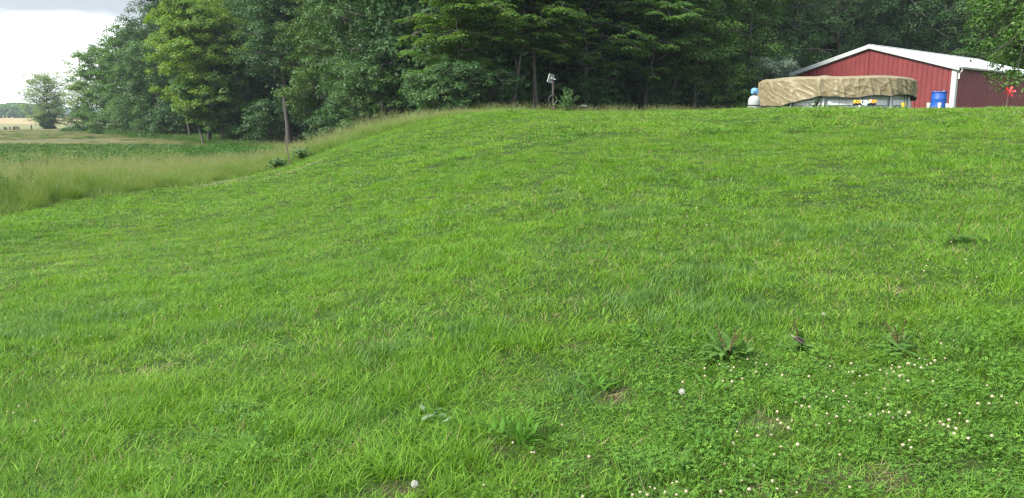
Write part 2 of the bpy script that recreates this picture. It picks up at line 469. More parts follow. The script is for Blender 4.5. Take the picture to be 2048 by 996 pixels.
# ------------------------------------------------------------------ leaves and trees
def unit(v): return v / (np.linalg.norm(v, axis=-1, keepdims=True) + 1e-9)
def leaves(P, Nn, size, wid=0.55, rng=RNG, fold=0.18, droop=0.0):
    """diamond leaves: P centres, Nn normals, size per leaf"""
    n = len(P)
    t = rng.normal(size=(n, 3)); t[:, 2] -= droop
    t = unit(t - (t * Nn).sum(1, keepdims=True) * Nn)
    s = np.cross(Nn, t)
    sz = size[:, None]
    v0 = P - t * sz * .5
    v1 = P + s * sz * wid * .5 + Nn * sz * fold - t * sz * .05
    v2 = P + t * sz * .5
    v3 = P - s * sz * wid * .5 + Nn * sz * fold - t * sz * .05
    V = np.stack([v0, v1, v2, v3], 1).reshape(-1, 3)
    F = np.arange(4 * n).reshape(n, 4)
    return V, F
def tubes(paths, sides=5):
    """paths: list of (pts (m,3), radii (m,))"""
    VV = []; FF = []; b = 0
    for pts, R in paths:
        pts = np.asarray(pts, float); m = len(pts)
        t = np.gradient(pts, axis=0); t = unit(t)
        ref = np.array([1.0, 0.1, 0]) if abs(t[0, 2]) > .7 else np.array([0, 0, 1.0])
        a = unit(np.cross(t, ref)); c = np.cross(t, a)
        q = np.arange(sides) * 2 * math.pi / sides
        ringv = pts[:, None] + (a[:, None] * np.cos(q)[None, :, None] + c[:, None] * np.sin(q)[None, :, None]) * np.asarray(R)[:, None, None]
        VV.append(ringv.reshape(-1, 3))
        i = np.arange(m - 1)[:, None] * sides; k = np.arange(sides)[None]; k2 = (k + 1) % sides
        FF.append(np.stack([i + k, i + k2, i + sides + k2, i + sides + k], -1).reshape(-1, 4) + b)
        b += m * sides
    return np.concatenate(VV), np.concatenate(FF)
def tree_mesh(seed, Ht, R, cb=0.2, style='round', nb=34, clumps=6, lpc=60, leaf=.16, trunk_r=.2, cr=.75, lean=(0, 0), fork=False, bare=0.0, peak=.45, sub=True, low=1.0):
    """returns trunk mesh data and crown mesh data"""
    rng = np.random.default_rng(seed)
    paths = []
    k = 9; ts = np.linspace(0, 1, k)
    wob = np.cumsum(rng.normal(0, .012 * Ht, (k, 2)), 0); wob[0] = 0
    tr = np.stack([lean[0] * Ht * ts ** 1.5 + wob[:, 0], lean[1] * Ht * ts ** 1.5 + wob[:, 1], ts * Ht * .93 - .15 * (ts == 0)], 1)
    rr = trunk_r * (1 - .9 * ts) * (1 + .5 * np.exp(-ts * 18)); paths.append((tr, rr))
    cent = []; cdir = []; crad = []
    for i in range(nb):
        f = ((i + rng.random()) / nb) ** low
        t = cb + (.97 - cb) * f
        q = 2.4 * i + rng.normal(0, .35)
        # crown profile
        if f < peak: prof = math.sqrt(max(0, 1 - ((peak - f) / (peak + .12)) ** 2))
        else: prof = math.sqrt(max(.02, 1 - ((f - peak) / (1.06 - peak)) ** 2))
        ln = R * prof * rng.uniform(.72, 1.18)
        p0 = np.array([np.interp(t, ts, tr[:, j]) for j in range(3)]); 
        d = np.array([math.cos(q), math.sin(q)])
        if style == 'tier': rise, drop = rng.uniform(.05, .55), rng.uniform(.15, .5)
        elif style == 'droop': rise, drop = rng.uniform(.2, .5), rng.uniform(.4, .75)
        else: rise, drop = rng.uniform(.35, .8) * (1 if f > .25 else .4), rng.uniform(.1, .35)
        m = 7; s = np.linspace(0, 1, m)
        side = rng.normal(0, .12)
        bx = p0[None] + np.stack([(d[0] * s - d[1] * side * s ** 2) * ln, (d[1] * s + d[0] * side * s ** 2) * ln, (rise * s - drop * s ** 2.2) * ln], 1)
        bx[1:] += rng.normal(0, .02 * ln, (m - 1, 3))
        br = np.interp(t, ts, rr) * .55 * (1 - .85 * s) + .008
        paths.append((bx, np.minimum(br, .12 * trunk_r + .06)))
        nc = max(2, int(clumps * (.45 + .75 * prof) * rng.uniform(.8, 1.2)))
        for j in range(nc):
            u = .25 + .78 * (j + rng.random()) / nc if rng.random() > .15 else rng.uniform(.1, .6)
            pc = np.array([np.interp(min(u, 1), s, bx[:, a]) for a in range(3)])
            lat = rng.normal(0, .20) * ln * (1.1 - abs(u - .6))
            pc = pc + np.array([-d[1] * lat, d[0] * lat, rng.normal(0, .05 if style == 'tier' else .19) * ln])
            if sub and rng.random() < .35:
                uu = max(u - .25, .05)
                a0 = np.array([np.interp(uu, s, bx[:, a]) for a in range(3)])
                mid = (a0 + pc) / 2 + rng.normal(0, .04 * ln, 3)
                paths.append((np.array([a0, mid, pc]), np.array([.022, .015, .006]) * (1 + trunk_r)))
            cent.append(pc); cdir.append([d[0], d[1], .5]); crad.append(cr * rng.uniform(.6, 1.3))
    cent = np.array(cent); cdir = unit(np.array(cdir)); crad = np.array(crad)
    nC = len(cent)
    cnt = np.maximum(6, (1.4 * lpc * rng.uniform(.5, 1.5, nC) * (crad / cr) ** 1.5 * (1 - bare)).astype(int))
    idx = np.repeat(np.arange(nC), cnt); n = len(idx)
    g = unit(rng.normal(size=(n, 3))); g[:, 2] = np.where(g[:, 2] < -.25, -g[:, 2] * .6, g[:, 2]); g = unit(g); rad = rng.random(n) ** .33
    crad = crad * (.84 if style != 'tier' else .85)
    flat = .42 if style == 'tier' else (.9 if style == 'droop' else .85)
    off = g * rad[:, None] * crad[idx][:, None] * np.array([1, 1, flat])
    if style == 'droop': off[:, 2] -= .5 * crad[idx] * np.abs(rng.normal(size=n))
    if style == 'tier': off[:, 2] -= .35 * crad[idx] * (rad ** 2)
    P = cent[idx] + off
    Nn = unit(g * .9 + cdir[idx] * .4 + np.array([0, 0, 1.0]) * (1.0 if style == 'tier' else .5) + rng.normal(0, .38, (n, 3)))
    sz = leaf * rng.uniform(.6, 1.35, n)
    V, F = leaves(P, Nn, sz, rng=rng, wid=.6, droop=.6)
    ct = rng.normal(0, .10, nC)
    tint = np.clip(.5 + ct[idx] + rng.normal(0, .12, n), 0, 1)
    TV, TF = tubes(paths, 6)
    return (TV, TF), (V, F, np.repeat(tint, 4))

BARK_D = bark('bark_dark', (.030, .029, .024), (.082, .078, .065))
BARK_G = bark('bark_grey', (.045, .042, .033), (.125, .115, .09))
def fmat(name, dark, mid, light, trans=.3, spec=.35, wv=.3):
    return foliage(name, [(0.1, dark), (0.5, mid), (0.9, light)], trans=trans, spec=spec, world_var=wv, patch_scale=.55)
F_YG = fmat('leaf_yellow_green', (.065, .125, .014), (.120, .215, .022), (.19, .30, .034), .42)
F_MG = fmat('leaf_mid_green', (.038, .092, .018), (.070, .148, .028), (.115, .205, .038), .37)
F_BG = fmat('leaf_blue_green', (.034, .084, .022), (.062, .132, .034), (.102, .190, .050), .32)
F_DK = fmat('leaf_dark_green', (.023, .058, .018), (.040, .094, .026), (.068, .140, .038), .30)
F_OL = fmat('leaf_olive', (.034, .074, .015), (.060, .118, .022), (.095, .160, .032), .34)
F_BR = fmat('leaf_bright_green', (.042, .095, .016), (.078, .158, .024), (.130, .22, .036), .40)
F_SV = fmat('leaf_silver', (.055, .095, .060), (.095, .145, .095), (.17, .23, .17), .25)
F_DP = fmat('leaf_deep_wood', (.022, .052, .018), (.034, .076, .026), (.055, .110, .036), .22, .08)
F_PL = fmat('leaf_pale', (.11, .17, .06), (.18, .25, .085), (.26, .33, .12), .5)

def plant(name, meshes, mats, loc, rz, label, cat, group=None, scale=1.0, lname='crown', tname='trunk'):
    (TV, TF), (V, F, tn) = meshes if not isinstance(meshes[0], bpy.types.Mesh) else (None, None), None
    return None
def put_tree(px, D, meshes, bk, fm, label, cat='tree', name='tree', group='trees along the edge of the woods', rz=0.0, x=None, parts=('trunk', 'crown'), sc=1.0, dz=0.0):
    if x is None: x = ray(px, 240)[0] * D
    r = empty(name, (x, D, Hs(x, D) + dz), rz, label, cat, group)
    (TV, TF), (V, F, tn) = meshes
    link(parts[0], mesh_from(name + '_' + parts[0], TV, TF, bk, True), r)
    link(parts[1], mesh_from(name + '_' + parts[1], V, F, fm, False, {'tint': tn}), r)
    r.scale = (sc, sc, sc)
    return r
T = tree_mesh
# (px, depth, mesh settings, bark, leaves, label)
EDGE_TREES = [
 (208, 134, dict(seed=1, Ht=14.5, R=5.0, cb=.05, nb=64, lpc=60, leaf=.27, cr=1.0, trunk_r=.2, peak=.35), BARK_D, F_MG, 'leafy mid green tree at the far left end of the woods'),
 (266, 126, dict(seed=2, Ht=17.5, R=5.6, cb=.06, nb=80, lpc=64, leaf=.27, cr=1.1, trunk_r=.25, peak=.4), BARK_D, F_MG, 'tall rounded green tree second from the left end of the woods'),
 (352, 120, dict(seed=3, Ht=24, R=6.4, cb=.12, nb=90, lpc=64, leaf=.27, cr=1.2, trunk_r=.3), BARK_D, F_DK, 'tall dark tree behind the gap left of the yellow green tree'),
 (300, 108, dict(seed=33, Ht=14, R=4.8, cb=.06, nb=66, lpc=60, leaf=.24, cr=1.0, trunk_r=.2, style='droop'), BARK_D, F_BG, 'blue green drooping tree with low boughs left of the yellow green tree'),
 (414, 83, dict(seed=4, Ht=15.5, R=5.0, cb=.22, nb=84, lpc=90, leaf=.22, cr=.95, trunk_r=.22, clumps=8), BARK_D, F_YG, 'bright yellow green tree, the lightest crown in the woods'),
 (455, 100, dict(seed=5, Ht=21, R=5.5, cb=.25, nb=50, lpc=64, leaf=.24, cr=1.1, trunk_r=.25), BARK_D, F_OL, 'tall tree rising behind the bright yellow green crown'),
 (512, 87, dict(seed=6, Ht=17, R=4.6, cb=.26, nb=56, lpc=76, leaf=.20, cr=.9, trunk_r=.22, clumps=7), BARK_D, F_BG, 'blue green tree with a pale trunk right of the yellow green one'),
 (577, 73, dict(seed=7, Ht=19, R=4.3, cb=.36, nb=60, lpc=80, leaf=.19, cr=.95, trunk_r=.26), BARK_D, F_DK, 'tall dark tree with a thick bare grey trunk behind the leaning metal post'),
 (664, 66, dict(seed=8, Ht=16, R=3.3, cb=.16, nb=54, lpc=76, leaf=.165, cr=.85, trunk_r=.17, clumps=7), BARK_D, F_OL, 'olive green tree with drooping boughs right of the thick bare trunk'),
 (712, 60, dict(seed=9, Ht=17, R=3.6, cb=.24, nb=50, lpc=76, leaf=.16, cr=.85, trunk_r=.18, clumps=7), BARK_D, F_BG, 'blue green tree above the tall grass on the slope'),
 (778, 56, dict(seed=10, Ht=18, R=3.5, cb=.22, nb=48, lpc=70, leaf=.155, cr=.85, trunk_r=.2), BARK_D, F_DK, 'dark tree in the shade just left of the nearest bright tiers'),
 (905, 41.5, dict(seed=12, Ht=14, R=3.0, cb=.12, nb=58, lpc=90, leaf=.125, cr=.62, trunk_r=.1, style='tier', clumps=9, peak=.4), BARK_G, F_BR, 'bright green tree in flat leafy tiers, nearest corner of the woods'),
 (1018, 43, dict(seed=13, Ht=12, R=2.9, cb=.28, nb=44, lpc=80, leaf=.125, cr=.6, trunk_r=.075, style='tier', clumps=8), BARK_G, F_BR, 'slender tiered tree with twin pale stems left of the post'),
 (1074, 44.5, dict(seed=14, Ht=14, R=3.2, cb=.26, nb=48, lpc=80, leaf=.125, cr=.62, trunk_r=.11, style='tier', clumps=8), BARK_G, F_MG, 'tiered tree with two brown stems just left of the post'),
 (1175, 46, dict(seed=15, Ht=15, R=3.6, cb=.18, nb=60, lpc=80, leaf=.13, cr=.66, trunk_r=.12, style='tier', clumps=8), BARK_D, F_MG, 'green tiered tree behind the small bright bush'),
 (1290, 48, dict(seed=16, Ht=15, R=3.7, cb=.16, nb=60, lpc=80, leaf=.14, cr=.72, trunk_r=.12, style='tier', clumps=8), BARK_D, F_MG, 'green tiered tree over the darkest hollow of the woods'),
 (1385, 50, dict(seed=17, Ht=16, R=3.6, cb=.14, nb=60, lpc=80, leaf=.15, cr=.75, trunk_r=.13, clumps=8), BARK_D, F_MG, 'broad green tree left of the silvery shrub'),
 (1478, 53, dict(seed=18, Ht=17, R=3.3, cb=.12, nb=50, lpc=74, leaf=.155, cr=.8, trunk_r=.15, clumps=7), BARK_D, F_MG, 'green tree with low boughs behind the left end of the tan cover'),
 (1565, 68, dict(seed=19, Ht=19, R=4.4, cb=.12, nb=50, lpc=70, leaf=.18, cr=.95, trunk_r=.2), BARK_D, F_DK, 'dark tree behind the left end of the red barn'),
 (1665, 76, dict(seed=20, Ht=20, R=4.8, cb=.12, nb=50, lpc=66, leaf=.2, cr=1.0, trunk_r=.22), BARK_D, F_DK, 'dark tree behind the left slope of the barn roof'),
 (1765, 78, dict(seed=21, Ht=21, R=5.0, cb=.12, nb=52, lpc=66, leaf=.2, cr=1.0, trunk_r=.22, style='droop'), BARK_D, F_DK, 'dark drooping tree behind the barn ridge'),
 (1868, 80, dict(seed=22, Ht=20, R=5.0, cb=.12, nb=52, lpc=66, leaf=.2, cr=1.0, trunk_r=.22), BARK_D, F_BG, 'blue green tree behind the right slope of the barn roof'),
 (1965, 76, dict(seed=23, Ht=20, R=4.8, cb=.12, nb=52, lpc=66, leaf=.2, cr=1.0, trunk_r=.22, style='tier'), BARK_D, F_BG, 'tree behind the far right end of the barn roof'),
 (2070, 80, dict(seed=24, Ht=20, R=5.0, cb=.12, nb=46, lpc=60, leaf=.2, cr=1.0, trunk_r=.22), BARK_D, F_DK, 'dark tree behind the barn at the right border of the photo'),
]
for px, D, kw, bk, fm, lab in EDGE_TREES:
    put_tree(px, D, T(**kw), bk, fm, lab, rz=0)
# extra stems belong to the twin-stemmed trees: separate slim saplings in the woods edge
SAPLINGS = [
 (404, 80, dict(seed=41, Ht=6.5, R=1.9, cb=.35, nb=16, lpc=46, leaf=.2, cr=.6, trunk_r=.11, lean=(-.22, 0)), BARK_G, F_MG, 'pale leaning sapling with a curved trunk below the yellow green tree'),
 (444, 81, dict(seed=42, Ht=7, R=2.4, cb=.2, nb=18, lpc=50, leaf=.2, cr=.7, trunk_r=.12), BARK_D, F_MG, 'small bushy tree at the foot of the yellow green tree'),
 (378, 96, dict(seed=43, Ht=9, R=1.6, cb=.6, nb=14, lpc=40, leaf=.2, cr=.7, trunk_r=.14), BARK_D, F_DK, 'bare trunked young tree in shade left of the leaning sapling'),
 (1026, 42.8, dict(seed=44, Ht=9, R=1.7, cb=.42, nb=18, lpc=60, leaf=.12, cr=.5, trunk_r=.05, lean=(-.05, 0), style='tier'), BARK_G, F_BR, 'slim curved pale stem right beside the slender tiered tree'),
 (1068, 44.0, dict(seed=45, Ht=9, R=1.6, cb=.45, nb=16, lpc=60, leaf=.12, cr=.5, trunk_r=.06, style='tier', lean=(.03, 0)), BARK_G, F_MG, 'thin brown stem pressed against the trunk left of the post'),
 (1345, 49, dict(seed=46, Ht=8, R=2.0, cb=.5, nb=12, lpc=50, leaf=.14, cr=.6, trunk_r=.07, lean=(.25, 0), style='tier'), BARK_G, F_MG, 'leaning young tree with a bare crooked limb in the dark hollow'),
]
for px, D, kw, bk, fm, lab in SAPLINGS:
    put_tree(px, D, T(**kw), bk, fm, lab, name='sapling', cat='sapling', group='saplings at the woods edge')
# shrubs at the woods edge
SHRUBS = [
 (868, 38.5, dict(seed=51, Ht=2.3, R=1.5, cb=.05, nb=30, lpc=60, leaf=.1, cr=.42, trunk_r=.04, clumps=5, peak=.3), F_BG, 'blue green shrub at the nearest corner of the woods, beside the tall grass'),
 (920, 39.5, dict(seed=52, Ht=2.6, R=1.7, cb=.05, nb=32, lpc=60, leaf=.1, cr=.42, trunk_r=.04, clumps=5, peak=.3), F_DK, 'dark rounded shrub under the bright green tiers'),
 (975, 42, dict(seed=53, Ht=2.2, R=1.8, cb=.05, nb=28, lpc=50, leaf=.1, cr=.42, trunk_r=.04, clumps=5, peak=.3), F_DP, 'very dark shrub left of the twin pale stems'),
 (735, 52, dict(seed=54, Ht=5.0, R=2.3, cb=.05, nb=34, lpc=56, leaf=.15, cr=.65, trunk_r=.06, clumps=5, peak=.3), F_BG, 'tall blue green shrub behind the tall grass on the slope'),
 (690, 56, dict(seed=55, Ht=4.5, R=2.3, cb=.05, nb=30, lpc=56, leaf=.15, cr=.65, trunk_r=.06, clumps=5, peak=.3), F_DK, 'dark shrub behind the tall grass, right of the olive tree'),
 (650, 66, dict(seed=56, Ht=4.0, R=2.6, cb=.05, nb=28, lpc=50, leaf=.17, cr=.7, trunk_r=.06, clumps=5, peak=.3), F_DK, 'dark low shrub right of the thick bare trunk'),
 (540, 78, dict(seed=57, Ht=4.2, R=3.0, cb=.05, nb=30, lpc=50, leaf=.19, cr=.8, trunk_r=.06, clumps=5, peak=.3), F_DK, 'dark shrub between the pale trunk and the thick bare trunk'),
 (350, 102, dict(seed=58, Ht=3.6, R=3.4, cb=.05, nb=30, lpc=46, leaf=.22, cr=.9, trunk_r=.06, clumps=5, peak=.3), F_DK, 'low dark shrub under the left side of the yellow green tree'),
 (262, 116, dict(seed=59, Ht=4.2, R=3.6, cb=.05, nb=30, lpc=46, leaf=.24, cr=1.0, trunk_r=.06, clumps=5, peak=.3), F_BG, 'green shrub at the foot of the second tree from the left'),
 (168, 146, dict(seed=60, Ht=4.6, R=3.4, cb=.05, nb=26, lpc=34, leaf=.26, cr=.9, trunk_r=.08, clumps=5, peak=.35), F_DK, 'spreading dark bush between the lone tree and the woods'),
 (1525, 51, dict(seed=61, Ht=3.6, R=1.8, cb=.08, nb=34, lpc=56, leaf=.12, cr=.5, trunk_r=.05, clumps=6, peak=.45), F_SV, 'silvery green shrub rising behind the left end of the tan cover'),
 (1560, 58, dict(seed=62, Ht=3.4, R=1.8, cb=.08, nb=30, lpc=50, leaf=.13, cr=.5, trunk_r=.05, clumps=6, peak=.45), F_SV, 'smaller silvery shrub beside the left eave of the barn'),
 (1455, 50, dict(seed=63, Ht=3.0, R=1.7, cb=.1, nb=26, lpc=56, leaf=.14, cr=.5, trunk_r=.05, clumps=6, peak=.6), F_MG, 'green shrub low in the woods left of the silvery shrub'),
 (1190, 46, dict(seed=64, Ht=1.9, R=2.2, cb=.05, nb=24, lpc=40, leaf=.12, cr=.45, trunk_r=.04, clumps=5, peak=.3), F_DP, 'dark undergrowth bush behind the small bright bush'),
 (1310, 49, dict(seed=65, Ht=1.7, R=2.3, cb=.05, nb=24, lpc=40, leaf=.12, cr=.45, trunk_r=.04, clumps=5, peak=.3), F_DP, 'dark low bush in the darkest hollow of the woods'),
 (475, 86, dict(seed=66, Ht=3.4, R=2.4, cb=.05, nb=26, lpc=46, leaf=.2, cr=.7, trunk_r=.05, clumps=5, peak=.3), F_MG, 'green shrub at the foot of the pale trunk'),
]
for px, D, kw, fm, lab in SHRUBS:
    put_tree(px, D, T(**kw), BARK_D, fm, lab, name='shrub', cat='shrub', group='shrubs at the foot of the woods', parts=('stem', 'foliage'))
# lone tree in the field, wispy pale trees past the end of the woods, the overhanging tree at the right
put_tree(97, 190, T(seed=71, Ht=13.0, R=6.4, cb=.10, nb=76, lpc=30, leaf=.28, cr=1.35, trunk_r=.3, clumps=6, peak=.35, bare=.1), BARK_D, F_PL,
         'lone light airy tree standing in the far field left of the woods', group='trees out in the field')
put_tree(92, 188, T(seed=72, Ht=2.6, R=2.4, cb=.05, nb=22, lpc=40, leaf=.34, cr=.9, trunk_r=.1, clumps=5, peak=.3), BARK_D, F_DK,
         'dark bush at the foot of the lone field tree', name='shrub', cat='shrub', group='bushes out in the field', parts=('stem', 'foliage'))
put_tree(178, 165, T(seed=73, Ht=17.5, R=3.6, cb=.5, nb=26, lpc=18, leaf=.3, cr=.9, trunk_r=.16, bare=.2), BARK_G, F_PL,
         'thin pale twiggy treetop sticking out left of the woods', group='trees out in the field')
put_tree(165, 158, T(seed=74, Ht=11, R=3.4, cb=.3, nb=26, lpc=22, leaf=.3, cr=.9, trunk_r=.14, style='droop', bare=.2), BARK_G, F_PL,
         'short pale drooping tree at the left end of the woods', group='trees out in the field')
put_tree(0, 32, T(seed=75, low=1.9, Ht=10.5, R=5.0, cb=.36, nb=130, lpc=120, leaf=.13, cr=.62, trunk_r=.2, style='droop', clumps=11, peak=.14), BARK_D, F_MG,
         'green tree at the right border, its leafy boughs hanging before the barn roof', x=24.75, group='trees beside the barn')

# woods behind: individual dark trees sharing a few shapes
BT = []
for s in range(5):
    (TV, TF), (V, F, tn) = T(seed=200 + s, Ht=20, R=5.0, cb=.2, nb=40, lpc=40, leaf=.32, cr=1.3, trunk_r=.2, sub=False, style=['round', 'droop', 'round', 'tier', 'round'][s])
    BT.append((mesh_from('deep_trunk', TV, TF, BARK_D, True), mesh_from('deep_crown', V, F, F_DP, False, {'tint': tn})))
rr_ = random.Random(4)
k = 0
for row, dep in enumerate((7, 15, 24)):
    for x in np.arange(-78, 62, 6.2):
        xx = x + rr_.uniform(-2, 2); y = float(np.interp(xx, WE[:, 0], WE[:, 1])) + dep + rr_.uniform(-1.5, 1.5)
        if xx < -60 and row > 0: continue
        if abs(xx / y) > .8: continue
        ln = np.hypot(xx, y)
        hmax = np.interp(xx, [-78, -60, -45, -30], [.5, .68, .9, 1.05])
        e = empty('tree', (xx, y, Hs(xx, y) - .2), rr_.uniform(0, 6.28), 'dark tree standing inside the woods behind the edge trees', 'tree', 'trees inside the woods')
        q = rr_.uniform(.85, 1.1) * hmax; e.scale = (q, q, q)
        a, c = BT[k % 5]; k += 1
        link('trunk', a, e); link('crown', c, e)
# the deep wood: one uncountable mass of foliage that closes the view between the trunks
def mass():
    rng = np.random.default_rng(9)
    n = 420000
    x = rng.uniform(-74, 66, n); dep = 3 + 46 * rng.random(n) ** .9
    y = np.interp(x, WE[:, 0], WE[:, 1]) + dep
    top = (13 + 5 * vnoise(x, y, 6)) * np.interp(x, [-74, -60, -45, -30], [.45, .68, .9, 1.1]) 
    z = top * rng.random(n) ** 1.15 * np.where(dep < 8, .6 + .4 * (dep / 8), 1)
    keep = vnoise(x + z * .7, y - z * .4, 2.6) > .34 * (dep < 14)
    x, y, z = x[keep], y[keep], z[keep]; n = len(x)
    zz = H(x, y, False) + z
    P = np.stack([x, y, zz], 1)
    V, F = leaves(P, unit(rng.normal(size=(n, 3)) * .6 + np.array([-.2, -.5, .5])), rng.uniform(.22, .55, n) * (1 + .9 * (dep[keep] > 18)), wid=.7, rng=rng)
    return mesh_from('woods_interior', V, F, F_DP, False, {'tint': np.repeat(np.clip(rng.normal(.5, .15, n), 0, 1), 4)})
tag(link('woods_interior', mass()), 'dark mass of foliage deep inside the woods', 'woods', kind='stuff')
# distant ridges of woodland
def ridge(name, y0, x0, x1, h, seed, col_mat, label, amp=.4, n=60000, sz=3.0):
    rng = np.random.default_rng(seed)
    x = rng.uniform(x0, x1, n); dep = rng.random(n) * 60; y = y0 + dep
    top = h * (1 - amp + 2 * amp * fbm(x, y, 60)) * (.85 + .3 * vnoise(x, y, 11))
    z = top * rng.random(n) ** .6
    P = np.stack([x, y, H(x, y, False) + z], 1)
    V, F = leaves(P, unit(rng.normal(size=(n, 3)) + np.array([0, -.6, .6])), rng.uniform(.6, 1.3, n) * sz, wid=.8, rng=rng)
    tag(link(name, mesh_from(name, V, F, col_mat, False, {'tint': np.repeat(np.clip(rng.normal(.5, .15, n), 0, 1), 4)})), label, 'treeline', kind='stuff')
ridge('distant_treeline', 2050, -2000, -700, 19, 3, F_DK, 'hazy blue line of distant woods along the horizon', n=70000, sz=6.0, amp=.35)
ridge('near_treeline', 620, -480, -385, 9, 4, F_MG, 'small green clump of trees at the far left of the horizon', n=9000, sz=2.4)

hz_m, hz_t = new_mat('haze_mat')
pv = N(hz_t, 'ShaderNodeVolumePrincipled', Density=0.00021, Anisotropy=0.0); pv.inputs['Color'].default_value = (.72, .86, 1.0, 1)
hz_o = N(hz_t, 'ShaderNodeOutputMaterial'); L(hz_t, pv.outputs[0], hz_o.inputs['Volume'])
m = MB(); m.box((0, 1080, 22), (5600, 2600, 64)); tag(m.build('haze', hz_m), 'thin pale haze in the air over the land', 'haze', kind='stuff')

# ------------------------------------------------------------------ barn
def ribbed(name, col, rough=.45, n=.08, spec=.4):
    return plain(name, col, rough=rough, spec=spec, noise=n, scale=1.4, bump=.05, bscale=6)
M_RED = ribbed('red_siding', (.165, .030, .031), n=.18)
M_WHT = ribbed('white_metal', (.42, .45, .445), .5, .12)
M_ROOF = ribbed('roof_metal', (.33, .36, .355), .55, .15)
M_GUT = plain('gutter_metal', (.60, .61, .58), .5, noise=.15)
M_DKM = plain('dark_void', (.03, .03, .03), .8)
BW, BL, BEV, BRISE = 10.66, 20.0, 3.0, 1.56
bx0, by0 = PT(1914, 131, 48).x, 48.0
bz = Hs(bx0, by0) - .15
barn = empty('barn', (bx0, by0, bz), math.atan2(.663, .749), 'red metal barn with white roof and trim behind the blue drum', 'barn')
EH = EYE + BEV - bz          # eave height over the barn's own base
def roof_z(y): return EH + BRISE * (1 - abs(y - BW / 2) / (BW / 2))
def rib_profile(length, pitch=.305, w=.05, h=.032):
    pts = [(0, 0)]; s = pitch / 2
    while s < length - w:
        pts += [(s - w * .9, 0), (s - w * .4, h), (s + w * .4, h), (s + w * .9, 0)]; s += pitch
    pts.append((length, 0)); return pts
def wall_strip(name, prof, fn, mat):
    V = []; F = []
    for s, h in prof:
        a, b_ = fn(s, h); V += [a, b_]
    for i in range(len(prof) - 1): F.append((2 * i, 2 * i + 2, 2 * i + 3, 2 * i + 1))
    return link(name, mesh_from(name, V, F, mat), barn)
gp = sorted(rib_profile(BW) + [(BW / 2, 0)])
wall_strip('gable_wall', gp, lambda s, h: ((-h, s, 0), (-h, s, roof_z(s) - .03)), M_RED)
wall_strip('side_wall', rib_profile(BL), lambda s, h: ((s, -h, 0), (s, -h, EH - .03)), M_RED)
wall_strip('back_wall', gp, lambda s, h: ((BL + h, s, 0), (BL + h, s, roof_z(s) - .03)), M_RED)
wall_strip('far_wall', rib_profile(BL), lambda s, h: ((s, BW + h, 0), (s, BW + h, EH - .03)), M_RED)
m = MB()
OV = .18
for sgn in (0, 1):
    prof = rib_profile(BL + 2 * OV, .61, .05, .03)
    ya, yb = (-.22, BW / 2) if sgn == 0 else (BW + .22, BW / 2)
    za, zb = EH - BRISE * .22 / (BW / 2), EH + BRISE
    for i in range(len(prof) - 1):
        (s0, h0), (s1, h1) = prof[i], prof[i + 1]
        m.quad((s0 - OV, ya, za + h0), (s1 - OV, ya, za + h1), (s1 - OV, yb, zb + h1), (s0 - OV, yb, zb + h0))
        m.quad((s0 - OV, ya, za - .03), (s1 - OV, ya, za - .03), (s1 - OV, yb, zb - .03), (s0 - OV, yb, zb - .03))
    m.quad((-OV, ya, za), (BL + OV, ya, za), (BL + OV, ya, za - .03), (-OV, ya, za - .03))
roof = m.build('roof', M_ROOF, barn)
m = MB(); 
for sg in (-1, 1):
    m.quad((-OV - .01, BW / 2, EH + BRISE + .06), (BL + OV, BW / 2, EH + BRISE + .06), (BL + OV, BW / 2 + sg * .2, EH + BRISE - .01), (-OV - .01, BW / 2 + sg * .2, EH + BRISE - .01))
m.build('ridge_cap', M_WHT, roof)
# rake boards
def slope_box(y0, z0, y1, z1, x0, x1, dn):
    mm = MB()
    V = [(x, y, z) for x in (x0, x1) for (y, z) in ((y0, z0), (y1, z1), (y1, z1 - dn), (y0, z0 - dn))]
    mm._add(V, [(0, 1, 2, 3), (7, 6, 5, 4), (0, 4, 5, 1), (2, 6, 7, 3), (1, 5, 6, 2), (0, 3, 7, 4)])
    return mm
for y0 in (-.22, BW + .22):
    slope_box(y0, EH - BRISE * .22 / (BW / 2) + .035, BW / 2, EH + BRISE + .035, -OV - .03, -OV, .26).build('rake_trim', M_WHT, barn)
    slope_box(y0, EH - BRISE * .22 / (BW / 2) - .23, BW / 2, EH + BRISE - .23, -OV, -.03, .02).build('rake_soffit', M_WHT, barn)
m = MB(); m.box((-.035, .11, EH / 2 - .1), (.02, .26, EH - .2)); m.box((.11, -.035, EH / 2 - .1), (.30, .02, EH - .2)); m.build('corner_trim', M_WHT, barn)
m = MB(); m.box((-.035, BW - .11, EH / 2 - .1), (.02, .26, EH - .2)); m.build('corner_trim', M_WHT, barn)
m = MB(); m.box((BL / 2, -.12, EH - .15), (BL + .1, .16, .02)); m.build('eave_soffit', M_GUT, barn)
# open gutter with a folded lip and a short downspout elbow
m = MB()
gy_, gz_ = -.30, EH - .06
prof = [(.07, .0), (.07, -.10), (-.02, -.12), (-.07, -.03), (-.05, .0), (-.04, -.01)]
for (a, b_), (c, d) in zip(prof[:-1], prof[1:]):
    m.quad((-.1, gy_ + a, gz_ + b_), (BL, gy_ + a, gz_ + b_), (BL, gy_ + c, gz_ + d), (-.1, gy_ + c, gz_ + d))
gut = m.build('gutter', M_GUT, barn)
m = MB(); m.tube([(.05, -.30, EH - .16), (.05, -.30, EH - .25), (.06, -.24, EH - .36), (.08, -.14, EH - .50), (.08, -.14, EH - .78)], .055, 8)
m.build('downspout', M_GUT, gut)

